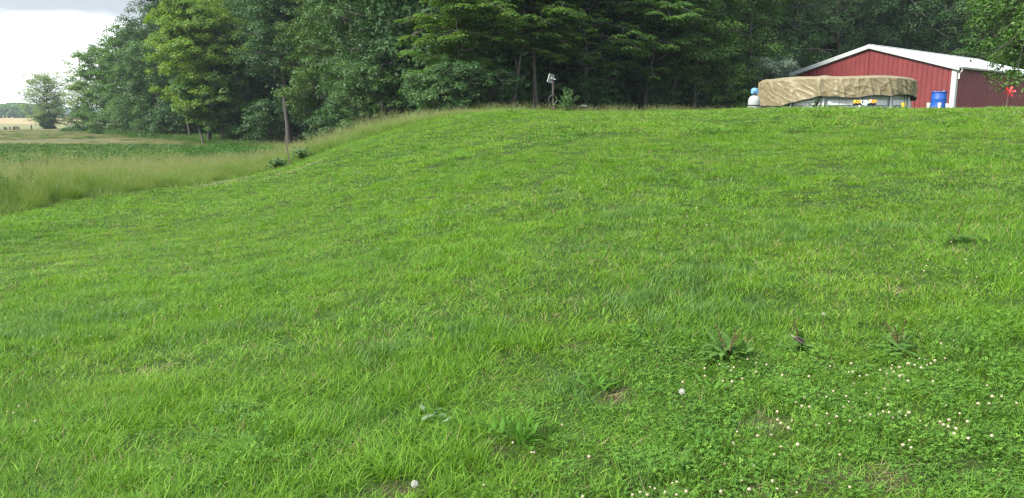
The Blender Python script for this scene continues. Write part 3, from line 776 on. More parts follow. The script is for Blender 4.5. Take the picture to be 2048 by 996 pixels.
# ------------------------------------------------------------------ pool with tan cover
PR = 2.46
pc = PT(1668, 200, 27.9)
pz = Hs(pc.x, pc.y)
PTOP = EYE + 1.26 - pz
pool = empty('round_pool', (pc.x, pc.y, pz), 0, 'round above ground pool with grey wall and white frame in front of the red barn', 'pool')
M_LIN = plain('pool_liner', (.30, .33, .34), .55, noise=.15, scale=2.5, bump=.12, bscale=5)
M_FRM = plain('pool_frame', (.56, .58, .58), .4, noise=.06)
m = MB(); m.lathe([(PR - .10, -.1), (PR - .05, .25), (PR - .06, PTOP - .3), (PR - .10, PTOP - .05)], n=72, cap=False); m.build('liner', M_LIN, pool, True)
m = MB(); m.tube([(math.cos(q) * (PR - .06), math.sin(q) * (PR - .06), PTOP - .07) for q in np.linspace(0, 2 * math.pi, 61)[:-1]], .035, 8, ring=True); m.build('top_rail', M_FRM, pool, True)
for i in range(14):
    q = 2 * math.pi * (i + .35) / 14
    m = MB()
    a = Vector((math.cos(q), math.sin(q), 0))
    m.tube([a * (PR - .04) + Vector((0, 0, PTOP - .08)), a * (PR - .02) + Vector((0, 0, PTOP * .5)), a * (PR + .01) + Vector((0, 0, .0))], .035, 8)
    m.build('leg', M_FRM, pool, True)
for i in range(14):      # white lower band plates between the legs
    q0 = 2 * math.pi * (i + .35) / 14 + .05; q1 = q0 + 2 * math.pi / 14 - .10
    m = MB(); qs = np.linspace(q0, q1, 7); r_ = PR - .03
    for a, c in zip(qs[:-1], qs[1:]):
        m.quad((r_ * math.cos(a), r_ * math.sin(a), .20), (r_ * math.cos(c), r_ * math.sin(c), .20), (r_ * math.cos(c), r_ * math.sin(c), .36), (r_ * math.cos(a), r_ * math.sin(a), .36))
    m.build('band_panel', M_FRM, pool)
# cover: taut top and a creased skirt
def cover():
    nth, nz = 900, 44
    th = np.linspace(0, 2 * math.pi, nth, endpoint=False)
    phi = (th + math.pi / 2 + math.pi) % (2 * math.pi) - math.pi         # 0 faces the camera, + to the right
    s = phi * PR
    hem = np.interp(np.degrees(phi), [-180, -130, -85, -62, -48, -33, -10, 5, 18, 24, 32, 45, 55, 64, 80, 130, 180],
                    [.5, .45, .20, .20, .33, .50, .44, .52, .50, .56, .55, .52, .44, .41, .40, .45, .5])
    hem = hem + .008 * np.sin(s * 5.1) + .006 * np.sin(s * 13 + 1)
    top = PTOP + .015 * np.sin(s * 2.2) - .02 * sstep(-.3, 1.4, phi) + .03 * np.exp(-((phi + .52) / .06) ** 2)
    t = np.linspace(0, 1, nz)
    TT, SS = np.meshgrid(t, s, indexing='ij'); HE = hem[None]; TO = top[None]
    Z = TO + (HE - TO) * TT
    def rn(a, b_, sc, seed):
        return 1 - np.abs(2 * vnoise(a + seed * 13.7, b_ + seed * 5.1, sc) - 1)
    def fb(a, b_, sc): return vnoise(a + 50, b_ + 9, sc) * .65 + .35 * vnoise(a + 11, b_ + 31, sc * .45)
    d = np.zeros_like(SS)
    d += .045 * (fb(SS + .25 * Z, Z * .15, .45) - .5)                       # big hanging pleats
    d += .026 * (rn(SS - .35 * Z + .2 * vnoise(SS, Z, .5), Z * .12 + SS * .12, .37, 2) ** 4 - .25) + .040 * (rn(SS + .12 * Z, Z * .2, .21, 6) ** 4 - .2)        # slanting creases
    d += .030 * (rn(SS * .6 + 1.3 * Z, Z * .2 - SS * .35, .22, 3) ** 3 - .25)
    d += .020 * (rn(SS + .5 * Z, Z * .8 - .3 * SS, .16, 8) ** 3 - .3) + .010 * (fb(SS, Z, .07) - .5)
    for p0, wd, am in ((-54, 1.6, .07), (-33, 1.4, .11), (-29, 1.0, -.05), (-17, 1.0, .05), (2, 1.1, .06), (16, 1.2, .09), (22, 2.0, .06), (38, 1.0, .05), (50, 1.3, .06)):
        d += am * np.exp(-((np.degrees(phi)[None] - p0 - 3 * (TT - .5)) / wd) ** 2) * (.3 + .7 * TT)
    d *= (sstep(0, .16, TT) * .95 + .05) * .85
    d += .10 * sstep(0, .1, TT) + .03 * TT
    rad = PR + d
    q = th[None] + 0 * TT
    V = np.stack([rad * np.cos(q), rad * np.sin(q), Z], -1).reshape(-1, 3)
    i = np.arange(nz - 1)[:, None] * nth; k = np.arange(nth)[None]; k2 = (k + 1) % nth
    F = [np.stack([i + k, i + nth + k, i + nth + k2, i + k2], -1).reshape(-1, 4)]
    # top disc: rings towards the middle, sagging a little
    VV = [V]; base = len(V); prev = np.arange(nth)
    for j, f in enumerate((.985, .96, .9, .75, .5, .25, .06)):
        zz = PTOP + .012 - .12 * (1 - f) ** .8 + .02 * vnoise(f * np.cos(th) * 3, f * np.sin(th) * 3, .5) + .0 * s
        zz = zz + (top - PTOP) * f ** 8
        VV.append(np.stack([PR * f * np.cos(th), PR * f * np.sin(th), zz], -1)); cur = base + np.arange(nth)
        F.append(np.stack([prev, np.roll(prev, -1), np.roll(cur, -1), cur], -1)); prev = cur; base += nth
    return np.concatenate(VV), np.concatenate(F), hem, phi, th, PR + d[-1]
CV, CF, hem, phi_, th_, hrad = cover()
M_TAN = plain('tan_tarp', (.180, .150, .084), .5, spec=.4, noise=.12, scale=3, bump=.25, bscale=7)
cov = link('pool_cover', mesh_from('pool_cover', CV, CF, M_TAN, True), None, (pc.x, pc.y, pz))
tag(cov, 'creased tan tarpaulin cover drawn over the round pool', 'cover')
m = MB()
idx_ = range(0, len(th_), 6)
m.tube([(hrad[i] * math.cos(th_[i]) * 1.002, hrad[i] * math.sin(th_[i]) * 1.002, hem[i] - .012) for i in idx_], .017, 6, ring=True)
m.build('hem', plain('dark_hem', (.03, .03, .027), .7), cov, True)
M_CORD = plain('cord', (.04, .04, .045), .8)
for pdeg, dz in ((-60, .3), (-42, .5), (-34, .42), (-19, .3), (2, .3), (33, .25), (55, .3)):
    q = RAD(pdeg) - math.pi / 2; r_ = PR + .09; i = int(np.argmin(np.abs(np.degrees(phi_) - pdeg)))
    m = MB(); m.tube([(r_ * math.cos(q), r_ * math.sin(q), hem[i]), ((r_ + .03) * math.cos(q + .01), (r_ + .03) * math.sin(q + .01), hem[i] - dz * .5), ((r_ + .05) * math.cos(q - .005), (r_ + .05) * math.sin(q - .005), max(.0, hem[i] - dz - .1))], .009, 5)
    m.build('cord', M_CORD, cov)

# sand filter tank with blue valve cover
M_TANK = plain('tank_grey', (.30, .32, .31), .45, noise=.08)
M_BLUE = plain('blue_cloth', (.10, .26, .50), .6, noise=.35, scale=9, bump=.6, bscale=20)
p = PT(1508, 205, 26.3)
f = empty('sand_filter', (p.x, p.y, Hs(p.x, p.y)), 0, 'grey domed filter tank with a blue wrapped valve at the left of the covered pool', 'pool filter')
f.scale = (.86, .86, .9)
m = MB(); m.lathe([(.16, -.05), (.22, .05), (.225, .35), (.21, .44), (.16, .51), (.09, .55), (.075, .56)], n=28); m.build('tank', M_TANK, f, True)
m = MB(); m.lathe([(.226, .17), (.235, .18), (.235, .21), (.226, .22)], n=28, cap=False); m.build('clamp_band', M_DKM, f, True)
m = MB(); m.lathe([(.07, .55), (.10, .58), (.085, .62)], n=16); m.build('neck', M_DKM, f, True)
V = []; 
m = MB(); m.ball((0, 0, .72), (.145, .13, .12), 18, 12); m.ball((.07, -.04, .66), (.07, .07, .07), 10, 8); m.ball((-.07, -.03, .655), (.08, .07, .06), 10, 8)
vv = m.build('valve', M_BLUE, f, True)
m = MB(); m.tube([(.08, 0, .76), (.26, -.03, .775)], .012, 6); m.build('handle', M_DKM, vv, True)

# ------------------------------------------------------------------ drum and pipe stubs
M_DRUM = plain('blue_plastic', (.012, .075, .34), .38, spec=.5, noise=.06)
p = PT(1877.5, 200, 32)
zb = Hs(p.x, p.y)
d = empty('plastic_drum', (p.x, p.y, zb - .02), .4, 'blue plastic barrel standing in front of the barn corner', 'barrel')
m = MB(); m.lathe([(.25, 0), (.275, .02), (.285, .06), (.285, .27), (.292, .29), (.285, .31), (.29, .45), (.285, .58), (.292, .60), (.285, .62), (.275, .78), (.262, .83), (.262, .85), (.29, .86), (.295, .885), (.29, .905), (.255, .905), (.25, .885)], n=48); m.build('body', M_DRUM, d, True)
m = MB(); m.lathe([(.04, .885), (.045, .93), (.035, .935)], c=(.12, -.10, 0), n=14); m.build('bung', M_WHT, d, True)
m = MB(); m.lathe([(.04, .885), (.045, .915), (.035, .92)], c=(-.13, .1, 0), n=14); m.build('bung', M_WHT, d, True)
M_PVC = plain('pvc', (.55, .55, .52), .4, noise=.05)
for px, D, hgt, lab in ((1857.5, 30.5, .52, 'short white pipe stub left of the blue barrel'), (1879.5, 29.5, .52, 'short white pipe stub in front of the blue barrel'), (1895, 31.5, .47, 'short white pipe stub right of the blue barrel')):
    q = PT(px, 205, D); z0 = Hs(q.x, q.y)
    top = PT(px, {1857.5: 205.5, 1879.5: 205.3, 1895: 207}[px], D).z
    m = MB(); t_ = top - z0; m.lathe([(.056, -.05), (.056, t_ - .09), (.066, t_ - .085), (.066, t_), (.055, t_), (.05, t_ - .05)], n=18)
    tag(m.build('pipe_stub', M_PVC, None, True, (q.x, q.y, z0)), lab, 'pipe', 'white pipe stubs around the blue barrel')

# ------------------------------------------------------------------ red windmill spinner
M_SPIN = plain('red_plastic', (.62, .035, .04), .4, noise=.08)
p = PT(2014, 205, 29.5); z0 = Hs(p.x, p.y)
hub = PT(2017.5, 184, 29.5)
w = empty('garden_spinner', (p.x, p.y, z0), 0, 'red six bladed garden windmill on a thin stake before the barn side wall', 'garden windmill')
hl = Vector((hub.x - p.x, -.06, hub.z - z0))
m = MB(); m.tube([(0, 0, -.1), (0, 0, hl.z - .10), (.01, 0, hl.z - .02)], .008, 6); m.build('stake', plain('stake', (.18, .12, .1), .6), w)
m = MB(); m.tube([(-.35, .05, hl.z - .01), (hl.x, -.05, hl.z)], .008, 6); m.box((-.33, .05, hl.z + .03), (.03, .01, .05)); m.build('tail_rod', M_DKM, w)
for kk in range(6):
    a = RAD(60 * kk + 12)
    ca, sa = math.cos(a), math.sin(a)
    def rp(r, t, y): return (hl.x + r * ca - t * sa, hl.y + y, hl.z + r * sa + t * ca)
    m = MB(); th0 = .004
    P8 = [rp(.02, -.012, 0), rp(.20, -.042, -.03), rp(.215, .0, -.01), rp(.20, .030, .02), rp(.02, .012, 0)]
    Q8 = [(x, y + th0, z) for x, y, z in P8]
    m._add(P8 + Q8, [(0, 1, 2, 3, 4), (9, 8, 7, 6, 5)] + [(i, (i + 1) % 5, 5 + (i + 1) % 5, 5 + i) for i in range(5)])
    m.build('blade', M_SPIN, w)
m = MB(); m.ball(tuple(hl + Vector((0, -.01, 0))), (.032, .03, .032), 12, 8); m.build('hub', M_SPIN, w, True)

# ------------------------------------------------------------------ post with square panel, hanging hose ring
M_RUST = plain('rusty_post', (.085, .065, .055), .8, noise=.3, scale=12)
p = PT(1105.5, 214, 33); z0 = Hs(p.x, p.y)
ptop = PT(1107.5, 158, 33)
po = empty('panel_post', (p.x, p.y, z0), 0, 'slim post with a tilted white framed square panel in front of the woods', 'post')
hp = ptop.z - z0
m = MB(); m.box((0, 0, hp / 2 - .1), (.055, .055, hp + .2)); m.build('pole', M_RUST, po)
R3 = (Euler((RAD(12), RAD(11), RAD(34)))).to_matrix()
cpn = Vector((-.10, -.08, hp + .02))
m = MB()
for a in (-1, 1):
    m.box(cpn + R3 @ Vector((a * .125, 0, 0)), (.014, .03, .34), R3); m.box(cpn + R3 @ Vector((0, 0, a * .17)), (.23, .03, .014), R3)
m.build('panel_frame', M_WHT, po)
m = MB(); m.box(cpn + R3 @ Vector((0, .012, 0)), (.23, .006, .32), R3); m.build('panel', plain('panel_back', (.22, .25, .23), .5, noise=.4, scale=14), po)
m = MB(); m.box(cpn + R3 @ Vector((.03, -.03, .02)), (.09, .04, .07), R3, .01); m.tube([cpn + Vector((.02, -.03, .02)), Vector((0, 0, hp - .03))], .022, 6); m.build('bracket', M_WHT, po)
m = MB(); m.ball((.06, -.03, hp - .015), (.055, .04, .03), 12, 8); m.build('lamp_head', M_WHT, po, True)
m = MB()
for kk in range(3):
    m.tube([(math.cos(q) * (.165 + .008 * kk), -.05 - .015 * kk, .62 - .03 + math.sin(q) * (.175 - .004 * kk)) for q in np.linspace(0, 2 * math.pi, 33)[:-1]], .013, 6, ring=True)
m.tube([(.03, -.06, .44), (.05, -.06, .40), (.07, -.05, .38)], .012, 6)
tag(m.build('hose_coil', plain('black_hose', (.035, .037, .042), .5), None, True, (p.x, p.y, z0)), 'dark coiled hose ring hanging on the post by the woods', 'hose')
# leaning metal stake at the lawn edge
p = hit(579, 322, 20, 40); p = Vector((ray(579, 322)[0] * 27.3, 27.3, 0)); z0 = Hs(p.x, p.y)
m = MB(); m.box((-.04, 0, .42), (.035, .03, 1.15), Euler((0, RAD(-8), 0)).to_matrix()); m.box((-.04, .012, .42), (.012, .04, 1.15), Euler((0, RAD(-8), 0)).to_matrix())
tag(m.build('metal_stake', M_RUST, None, False, (p.x, p.y, z0)), 'thin rusty metal stake leaning at the lawn edge below the thick bare tree trunk', 'stake')
# short dark posts far out in the field
rp_ = random.Random(12)
for i, (px, hh) in enumerate(((8, .75), (12, .6), (19, .8), (26, .7), (29, .85), (33, .8), (37, .75), (62, 1.1))):
    D = 172 + rp_.uniform(-3, 3); q = PT(px, 250, D); m = MB(); ln_ = rp_.uniform(-.08, .08)
    m.tube([(0, 0, -.1), (ln_ * .5, 0, hh * .5), (ln_, 0, hh), (ln_, 0, hh + .03)], [.17, .15, .14, .05], 8)
    tag(m.build('fence_post', BARK_D, None, False, (q.x, q.y, Hs(q.x, q.y))), 'short dark post in the far field left of the lone tree' if i < 7 else 'single dark post nearest the lone field tree', 'post', 'short dark posts in the far field')
# log lying at the woods edge
p = PT(1028, 219, 31.0); m = MB()
m.tube([(-.35, 0, .0), (-.1, .02, .03), (.15, 0, .035), (.38, .03, .05)], [.02, .03, .032, .02], 7)
tag(m.build('fallen_branch', BARK_G, None, True, (p.x, p.y, Hs(p.x, p.y) + .05)), 'pale fallen branch lying in front of the twin slender stems', 'branch')
# pale stone right of the bright bush
p = PT(1166, 210, 33)
m = MB(); m.ball((0, 0, .02), (.15, .10, .07), 12, 8); m.ball((.14, .02, .0), (.08, .07, .05), 9, 6); m.ball((-.13, -.02, .0), (.06, .06, .05), 9, 6)
for v in m.V: v += Vector((math.sin(v.z * 31 + v.x * 17), math.sin(v.x * 27), math.sin(v.y * 33 + v.x * 9))) * .012
tag(m.build('stone', plain('stone', (.10, .11, .08), .9, noise=.3, bump=.5), None, False, (p.x, p.y, PT(1166, 214, 33).z)), 'pale grey stone right of the small bright bush', 'stone')

# ------------------------------------------------------------------ yard toys by the pool
M_YEL = plain('yellow_plastic', (.72, .46, .05), .4, noise=.05)
M_LBL = plain('light_blue_plastic', (.45, .62, .75), .4, noise=.1)
M_PWH = plain('white_plastic', (.8, .82, .82), .35, noise=.04)
def base_at(px, py, D):
    q = PT(px, py, D); z = max(q.z - .03, Hs(q.x, q.y)); return q, z
# dumper: yellow toy truck
def toy_truck(px, D, lab, mat, sc=1.0):
    q = PT(px, 210, D); z = Hs(q.x, q.y)
    t = empty('toy_truck', (q.x, q.y, z), .15, lab, 'toy')
    m = MB(); m.box((0, 0, .13), (.34, .16, .05), None, .012); m.build('chassis', mat, t)
    m = MB(); m.box((-.10, 0, .22), (.11, .15, .13), None, .02); cb = m.build('cab', mat, t)
    m = MB(); m.box((-.10, -.077, .24), (.07, .006, .05)); m.build('window', M_DKM, cb)
    m = MB()
    V = [(.17 * a if a > 0 else -.03, b_ * .08, .16) for a in (0, 1) for b_ in (-1, 1)] + [(.20 if a > 0 else -.04, b_ * .095, .28) for a in (0, 1) for b_ in (-1, 1)]
    m._add(V, [(0, 1, 3, 2), (0, 4, 5, 1), (2, 3, 7, 6), (0, 2, 6, 4), (1, 5, 7, 3)]); m.build('tipper', mat, t)
    for wx in (-.11, .10):
        for wy in (-.085, .085):
            m = MB(); m.tube([(wx, wy - .015, .075), (wx, wy + .015, .075)], .062, 14); m.build('wheel', M_DKM, t)
    t.scale = (sc, sc, sc)
    return t
toy_truck(1713.5, 24.9, 'yellow toy truck in the grass before the pool, left of the toy watering can', M_YEL, .62).location.z += .14
toy_truck(1744, 24.9, 'orange yellow toy truck right of the toy watering can', plain('orange_plastic', (.70, .42, .06), .4, noise=.05), .66).location.z += .14
q = PT(1731, 210, 24.8); z = Hs(q.x, q.y)
t = empty('watering_can', (q.x, q.y, z + .12), 0, 'pale blue and white toy watering can lying between two yellow toys', 'watering can')
Rl = Euler((0, RAD(20), 0)).to_matrix()
m = MB(); m.lathe([(.07, -.08), (.075, -.06), (.065, .06), (.055, .09)], n=20); 
for v in m.V: v.xyz = Rl @ v + Vector((0, 0, .09))
m.build('body', M_LBL, t, True)
m = MB(); m.tube([(.05, 0, .06), (.12, -.02, .12), (.17, -.02, .17)], [.02, .012, .025], 10); m.build('spout', M_PWH, t, True)
m = MB(); m.tube([(-.05, 0, .16), (-.13, 0, .17), (-.14, 0, .09), (-.07, 0, .04)], .012, 8); m.build('handle', M_PWH, t, True)
# small yellow cup near the pool's right end
q = PT(1806, 210, 25.6); z = Hs(q.x, q.y)
m = MB(); m.lathe([(.04, .0), (.06, .15), (.065, .15), (.06, .14)], n=16); m.tube([(.055, 0, .12), (.10, 0, .11), (.10, 0, .05), (.045, 0, .04)], .008, 6)
tag(m.build('toy_cup', M_YEL, None, True, (q.x, q.y, z + .12)), 'small yellow toy cup at the right end of the pool', 'toy')

# ------------------------------------------------------------------ broad leaved plants
def bent_leaf(mb, base, az, ln, wd, up, curl, fold=.15, segs=6, stalk=.15, wav=0.0, shape='lance', rnd=random):
    """one lance or oval leaf with a folded midrib"""
    L_ = []; pos = Vector(base); ang = up
    for i in range(segs + 1):
        t = i / segs
        if t < stalk: w = .08
        else:
            u = (t - stalk) / (1 - stalk)
            w = math.sin(math.pi * min(1, u ** (.75 if shape == 'lance' else .6))) ** .8 if u < 1 else 0
        w = max(w, .03 if i < segs else 0) * wd * .5
        d = Vector((math.cos(az) * math.cos(ang), math.sin(az) * math.cos(ang), math.sin(ang)))
        s = Vector((-math.sin(az), math.cos(az), 0)); nrm = d.cross(s) * -1
        wv = wav * math.sin(i * 2.3 + az * 5) * wd
        L_.append((pos + s * w + nrm * (w * fold * 2 + wv), pos.copy(), pos - s * w + nrm * (w * fold * 2 - wv)))
        pos = pos + d * (ln / segs); ang -= curl / segs
    V = [v for tr in L_ for v in tr]; F = []
    for i in range(segs):
        a = 3 * i; F += [(a, a + 1, a + 4, a + 3), (a + 1, a + 2, a + 5, a + 4)]
    mb._add(V, F)
def leafmat(name, c, rough=.45, trans=.25, spec=.5, var=.25):
    m, t = new_mat(name)
    tcn = N(t, 'ShaderNodeTexCoord'); nz = N(t, 'ShaderNodeTexNoise', Scale=22.0, Detail=4.0); L(t, tcn.outputs['Object'], nz.inputs['Vector'])
    c = Vector(c); r = ramp(t, nz.outputs['Fac'], [(.3, tuple(c * (1 - var))), (.7, tuple(c * (1 + var)))])
    d_ = N(t, 'ShaderNodeBsdfPrincipled', Roughness=rough); d_.inputs['Specular IOR Level'].default_value = spec; L(t, r.outputs[0], d_.inputs['Base Color'])
    tr = N(t, 'ShaderNodeBsdfTranslucent'); L(t, r.outputs[0], tr.inputs[0])
    mx = N(t, 'ShaderNodeMixShader', Fac=trans); L(t, d_.outputs[0], mx.inputs[1]); L(t, tr.outputs[0], mx.inputs[2])
    o = N(t, 'ShaderNodeOutputMaterial'); L(t, mx.outputs[0], o.inputs[0]); return m
L_DOCK = leafmat('dock_leaf', (.080, .170, .030), .6, .35, spec=.2)
L_PLAN = leafmat('plantain_leaf', (.068, .175, .016), .6, .3, spec=.2)
L_PALE = leafmat('pale_leaf', (.13, .20, .10), .6)
L_PURP = leafmat('purple_grey_leaf', (.30, .25, .22), .6)
L_CLOV = leafmat('clover_leaf', (.045, .125, .028), .5, .25)
L_BUSH = leafmat('bright_bush_leaf', (.10, .20, .05), .45, .35)
M_STEMR = plain('reddish_stem', (.085, .070, .032), .9, spec=.1, noise=.3)
M_STEMG = plain('green_stem', (.07, .12, .03), .7, noise=.2)
def weed(px, py, name, label, cat, n, ln, wd, up, curl, mat, seed, stems=0, shape='lance', spread=.03, wav=.05, stalk=.2, group=None, extra=None, zo=0.02):
    rd = random.Random(seed); q = hit(px, py)
    t = empty(name, q + Vector((0, 0, zo)), 0, label, cat, group)
    m = MB()
    for i in range(n):
        az = 2.4 * i + rd.uniform(-.4, .4)
        bent_leaf(m, (rd.gauss(0, spread), rd.gauss(0, spread), rd.uniform(0, .02)), az, ln * rd.uniform(.6, 1.15), wd * rd.uniform(.7, 1.15), rd.uniform(*up), rd.uniform(*curl), wav=wav, shape=shape, stalk=stalk)
    m.build('leaves', mat, t, True)
    if stems:
        m = MB()
        for i in range(stems):
            a = rd.uniform(0, 6.28); l = rd.uniform(.8, 1.2) * ln
            m.tube([(0, 0, 0), (math.cos(a) * .03, math.sin(a) * .03, l * .6), (math.cos(a) * .09, math.sin(a) * .09, l * 1.15)], [.0035, .0028, .0015], 5)
            for k_ in range(5):
                zt = .4 + .14 * k_
                m.ball((math.cos(a) * (.03 + .06 * (k_ / 5)), math.sin(a) * (.03 + .06 * (k_ / 5)), l * 1.1 * zt), (.006, .006, .011), 6, 4)
        m.build('stem', M_STEMR, t, True)
    if extra:
        m = MB(); rd2 = random.Random(seed + 1)
        for i in range(extra[0]):
            bent_leaf(m, (rd2.gauss(0, .02), rd2.gauss(0, .02), .03), rd2.uniform(0, 6.28), extra[1], extra[2], 1.0, .9, shape='oval')
        m.build('old_leaf', extra[3], t, True)
    return t
weed(1455, 722, 'dock_plant', 'dark leafy dock clump with red brown stalks, leftmost of the three by the clover', 'weed', 30, .19, .055, (.1, 1.35), (.3, 2.2), L_DOCK, 3, stems=4, spread=.035, group='dock plants in the lawn')
weed(1600, 700, 'dock_plant', 'dock plant with one purple grey withered leaf', 'weed', 13, .15, .055, (.1, 1.3), (.3, 2.0), L_DOCK, 5, stems=1, spread=.04, extra=(2, .12, .07, L_PURP), group='dock plants in the lawn')
weed(1797, 700, 'dock_plant', 'spreading dock plant with pale undersides just above the clover flowers', 'weed', 17, .17, .05, (.1, 1.3), (.3, 2.0), L_DOCK, 8, stems=3, spread=.04, group='dock plants in the lawn')
weed(1912, 488, 'dock_plant', 'dark dock plant far up the slope near the right border', 'weed', 14, .17, .04, (.3, 1.0), (.6, 1.8), L_DOCK, 11, stems=1, spread=.04, group='dock plants in the lawn')
weed(1055, 890, 'plantain', 'large bright plantain rosette with upright leaves in the near lawn', 'weed', 34, .15, .026, (.5, 1.5), (.1, 1.2), L_PLAN, 14, spread=.055, wav=.03, group='plantain rosettes in the lawn')
weed(985, 875, 'plantain', 'smaller plantain rosette leaning at the left of the large bright one', 'weed', 12, .12, .024, (.4, 1.2), (.3, 1.0), L_PLAN, 15, spread=.03, group='plantain rosettes in the lawn')
weed(1200, 785, 'plantain', 'plantain rosette beside a bare patch, farther up than the large one', 'weed', 20, .11, .024, (.4, 1.4), (.2, 1.0), L_PLAN, 16, spread=.04, group='plantain rosettes in the lawn')
weed(868, 838, 'pale_weed', 'pale leaved little weed left of the large plantain', 'weed', 8, .075, .038, (.2, 1.1), (.3, 1.2), L_PALE, 17, shape='oval', stalk=.4, spread=.045, group='pale weeds in the lawn')
weed(60, 720, 'pale_weed', 'dark flat weed in the grass near the left border', 'weed', 11, .10, .03, (.2, 1.2), (.4, 1.4), L_DOCK, 18, spread=.05, group='pale weeds in the lawn')
weed(1425, 790, 'plantain', 'lone plantain with broad leaves under the leftmost dock clump', 'weed', 7, .09, .028, (.5, 1.3), (.2, .9), L_PLAN, 19, spread=.03, group='plantain rosettes in the lawn')
# young bright bush beside the post and weeds round the stake
def bush(px, py, D, Hh, Rr, n, seed, mat, name, label, lsz=.13, zoff=0.0):
    rd = random.Random(seed); q = PT(px, py, D)
    t = empty(name, (q.x, q.y, Hs(q.x, q.y) + zoff), 0, label, 'bush')
    ms = MB(); ml = MB()
    for i in range(n):
        a = 2.4 * i; f = rd.random(); r = Rr * rd.uniform(.2, 1.0); h_ = Hh * (1 - .6 * (r / Rr) ** 2) * rd.uniform(.7, 1.05)
        tip = Vector((math.cos(a) * r, math.sin(a) * r, h_)); mid = Vector((tip.x * .35, tip.y * .35, h_ * .6))
        ms.tube([(0, 0, 0), mid, tip], [.012, .007, .003], 5)
        for k_ in range(11):
            u = .3 + .7 * k_ / 10; pnt = (mid.lerp(tip, (u - .5) * 2) if u > .5 else Vector().lerp(mid, u * 2))
            bent_leaf(ml, pnt, rd.uniform(0, 6.28), lsz * rd.uniform(.7, 1.2), lsz * .5, rd.uniform(-.2, .9), rd.uniform(.3, 1.3), segs=3, shape='oval')
    ms.build('stem', M_STEMG, t, True); ml.build('foliage', mat, t)
    return t
bush(1134, 210, 32.5, 1.12, .62, 26, 21, L_BUSH, 'young_bush', 'small bright green bush right of the post with the square panel', .14)
bush(1633, 208, 24.7, .42, .30, 12, 22, leafmat('dark_small_leaf', (.03, .07, .02)), 'flowering_plant', 'small dark plant with a yellow bloom in front of the pool', .10, .02)
bush(556, 328, 27.3, .38, .38, 18, 23, leafmat('clump_leaf', (.07, .15, .035)), 'weed_clump', 'dark weed clump at the foot of the leaning stake', .16)
bush(604, 318, 27.9, .5, .42, 18, 24, leafmat('weed_green', (.075, .16, .04)), 'weed_clump', 'leafy weed clump right of the leaning stake', .17)

# ------------------------------------------------------------------ flowers
M_CLW = plain('clover_white', (.50, .47, .34), .8, noise=.15); M_CLB = plain('clover_brown', (.30, .22, .11), .8, noise=.2)
def flower_head_mesh(seed, r=.0086):
    rd = random.Random(seed); m = MB(); mi = []
    m.ball((0, 0, 0), (r * .62, r * .62, r * .62), 8, 6)
    for i in range(46):
        z = 1 - 1.75 * (i + .5) / 46; a = 2.399 * i; s = math.sqrt(max(0, 1 - z * z))
        d_ = Vector((s * math.cos(a), s * math.sin(a), z)); up = Vector((0, 0, 1))
        tdir = (d_ + up * .35).normalized() * r * rd.uniform(.9, 1.15)
        sd_ = d_.cross(up).normalized() * r * .17 if s > .05 else Vector((r * .17, 0, 0)); n_ = d_.cross(sd_).normalized() * r * .13
        b_ = d_ * r * .45
        m._add([b_ + sd_, b_ + n_, b_ - sd_, tdir], [(0, 1, 3), (1, 2, 3), (2, 0, 3)])
    nf = len(m.F)
    me = mesh_from('flower_head', m.V, m.F, [M_CLW, M_CLB], False)
    mi = [1 if (sum(m.V[i].z for i in f) / len(f)) < -.05 * r else 0 for f in m.F]
    me.polygons.foreach_set('material_index', np.array(mi, np.int32))
    return me
FH = [flower_head_mesh(i) for i in range(3)]
def stem_mesh(h, bend, seed):
    m = MB(); m.tube([(bend, 0, -h), (bend * .4, 0, -h * .5), (0, 0, 0)], .0011, 5, cap=False)
    return mesh_from('stem', m.V, m.F, M_STEMG, True)
STM = [stem_mesh(.11, .02, 0), stem_mesh(.11, -.03, 1), stem_mesh(.11, .0, 2)]
# seen on the photograph in the zoomed corner (scale 2.649, offset 1350/620)
zo = [(386,262),(431,280),(484,290),(430,328),(235,289),(283,300),(311,306),(157,310),(298,322),(157,350),(255,377),(303,380),(264,410),(357,365),(567,345),(709,352),(822,298),(932,284),(922,330),(941,330),(978,351),(1016,346),(947,390),(1087,320),(1122,340),(1150,294),(1147,310),(1160,328),(1187,303),(1190,350),(1204,345),(1238,284),(1232,286),(1270,292),(1294,258),(1324,262),(1303,306),(1335,292),(1354,284),(1376,267),(1430,257),(1234,378),(1367,380),(1498,318),(1653,400),(1680,457),(1731,459),(1810,495),(1664,496),(1607,496),(1497,48),(1531,106),(1478,162),(1410,176),(839,432),(760,454),(802,460),(685,466),(642,490),(672,510),(714,513),(893,514),(920,487),(907,458),(1014,442),(1112,419),(1077,466),(541,540),(545,583),(560,600),(521,612),(443,626),(600,624),(620,586),(437,666),(310,704),(330,646),(510,663),(738,580),(748,612),(817,602),(856,567),(805,548),(928,589),(975,552),(977,570),(1002,562),(1033,555),(1078,553),(1103,536),(1106,542),(1135,543),(1155,572),(1190,543),(1190,570),(1222,560),(1238,543),(1301,590),(1331,614),(1404,595),(1421,607),(1449,619),(1452,584),(1491,630),(1510,550),(1550,592),(1553,680),(1436,506),(1242,690),(1250,730),(1206,715),(1477,655),(1678,667),(872,768),(651,712),(526,767),(561,725),(415,826),(262,818),(354,904),(391,950),(540,948),(516,908),(57,962),(243,962),(8,916),(926,940),(645,968),(41,381),(1128,502)]
FL = [(1350 + x / 2.649, 620 + y / 2.649) for x, y in zo] + [(1124, 850), (1068, 905), (1063, 905), (1010, 873), (1026, 886), (1178, 915), (967, 970), (1280, 985), (1295, 990), (1310, 978), (1330, 985), (1345, 968), (1353, 990), (1300, 975), (1265, 990), (1165, 993), (38, 812), (15, 823), (27, 826), (70, 842)]
rf = random.Random(8)
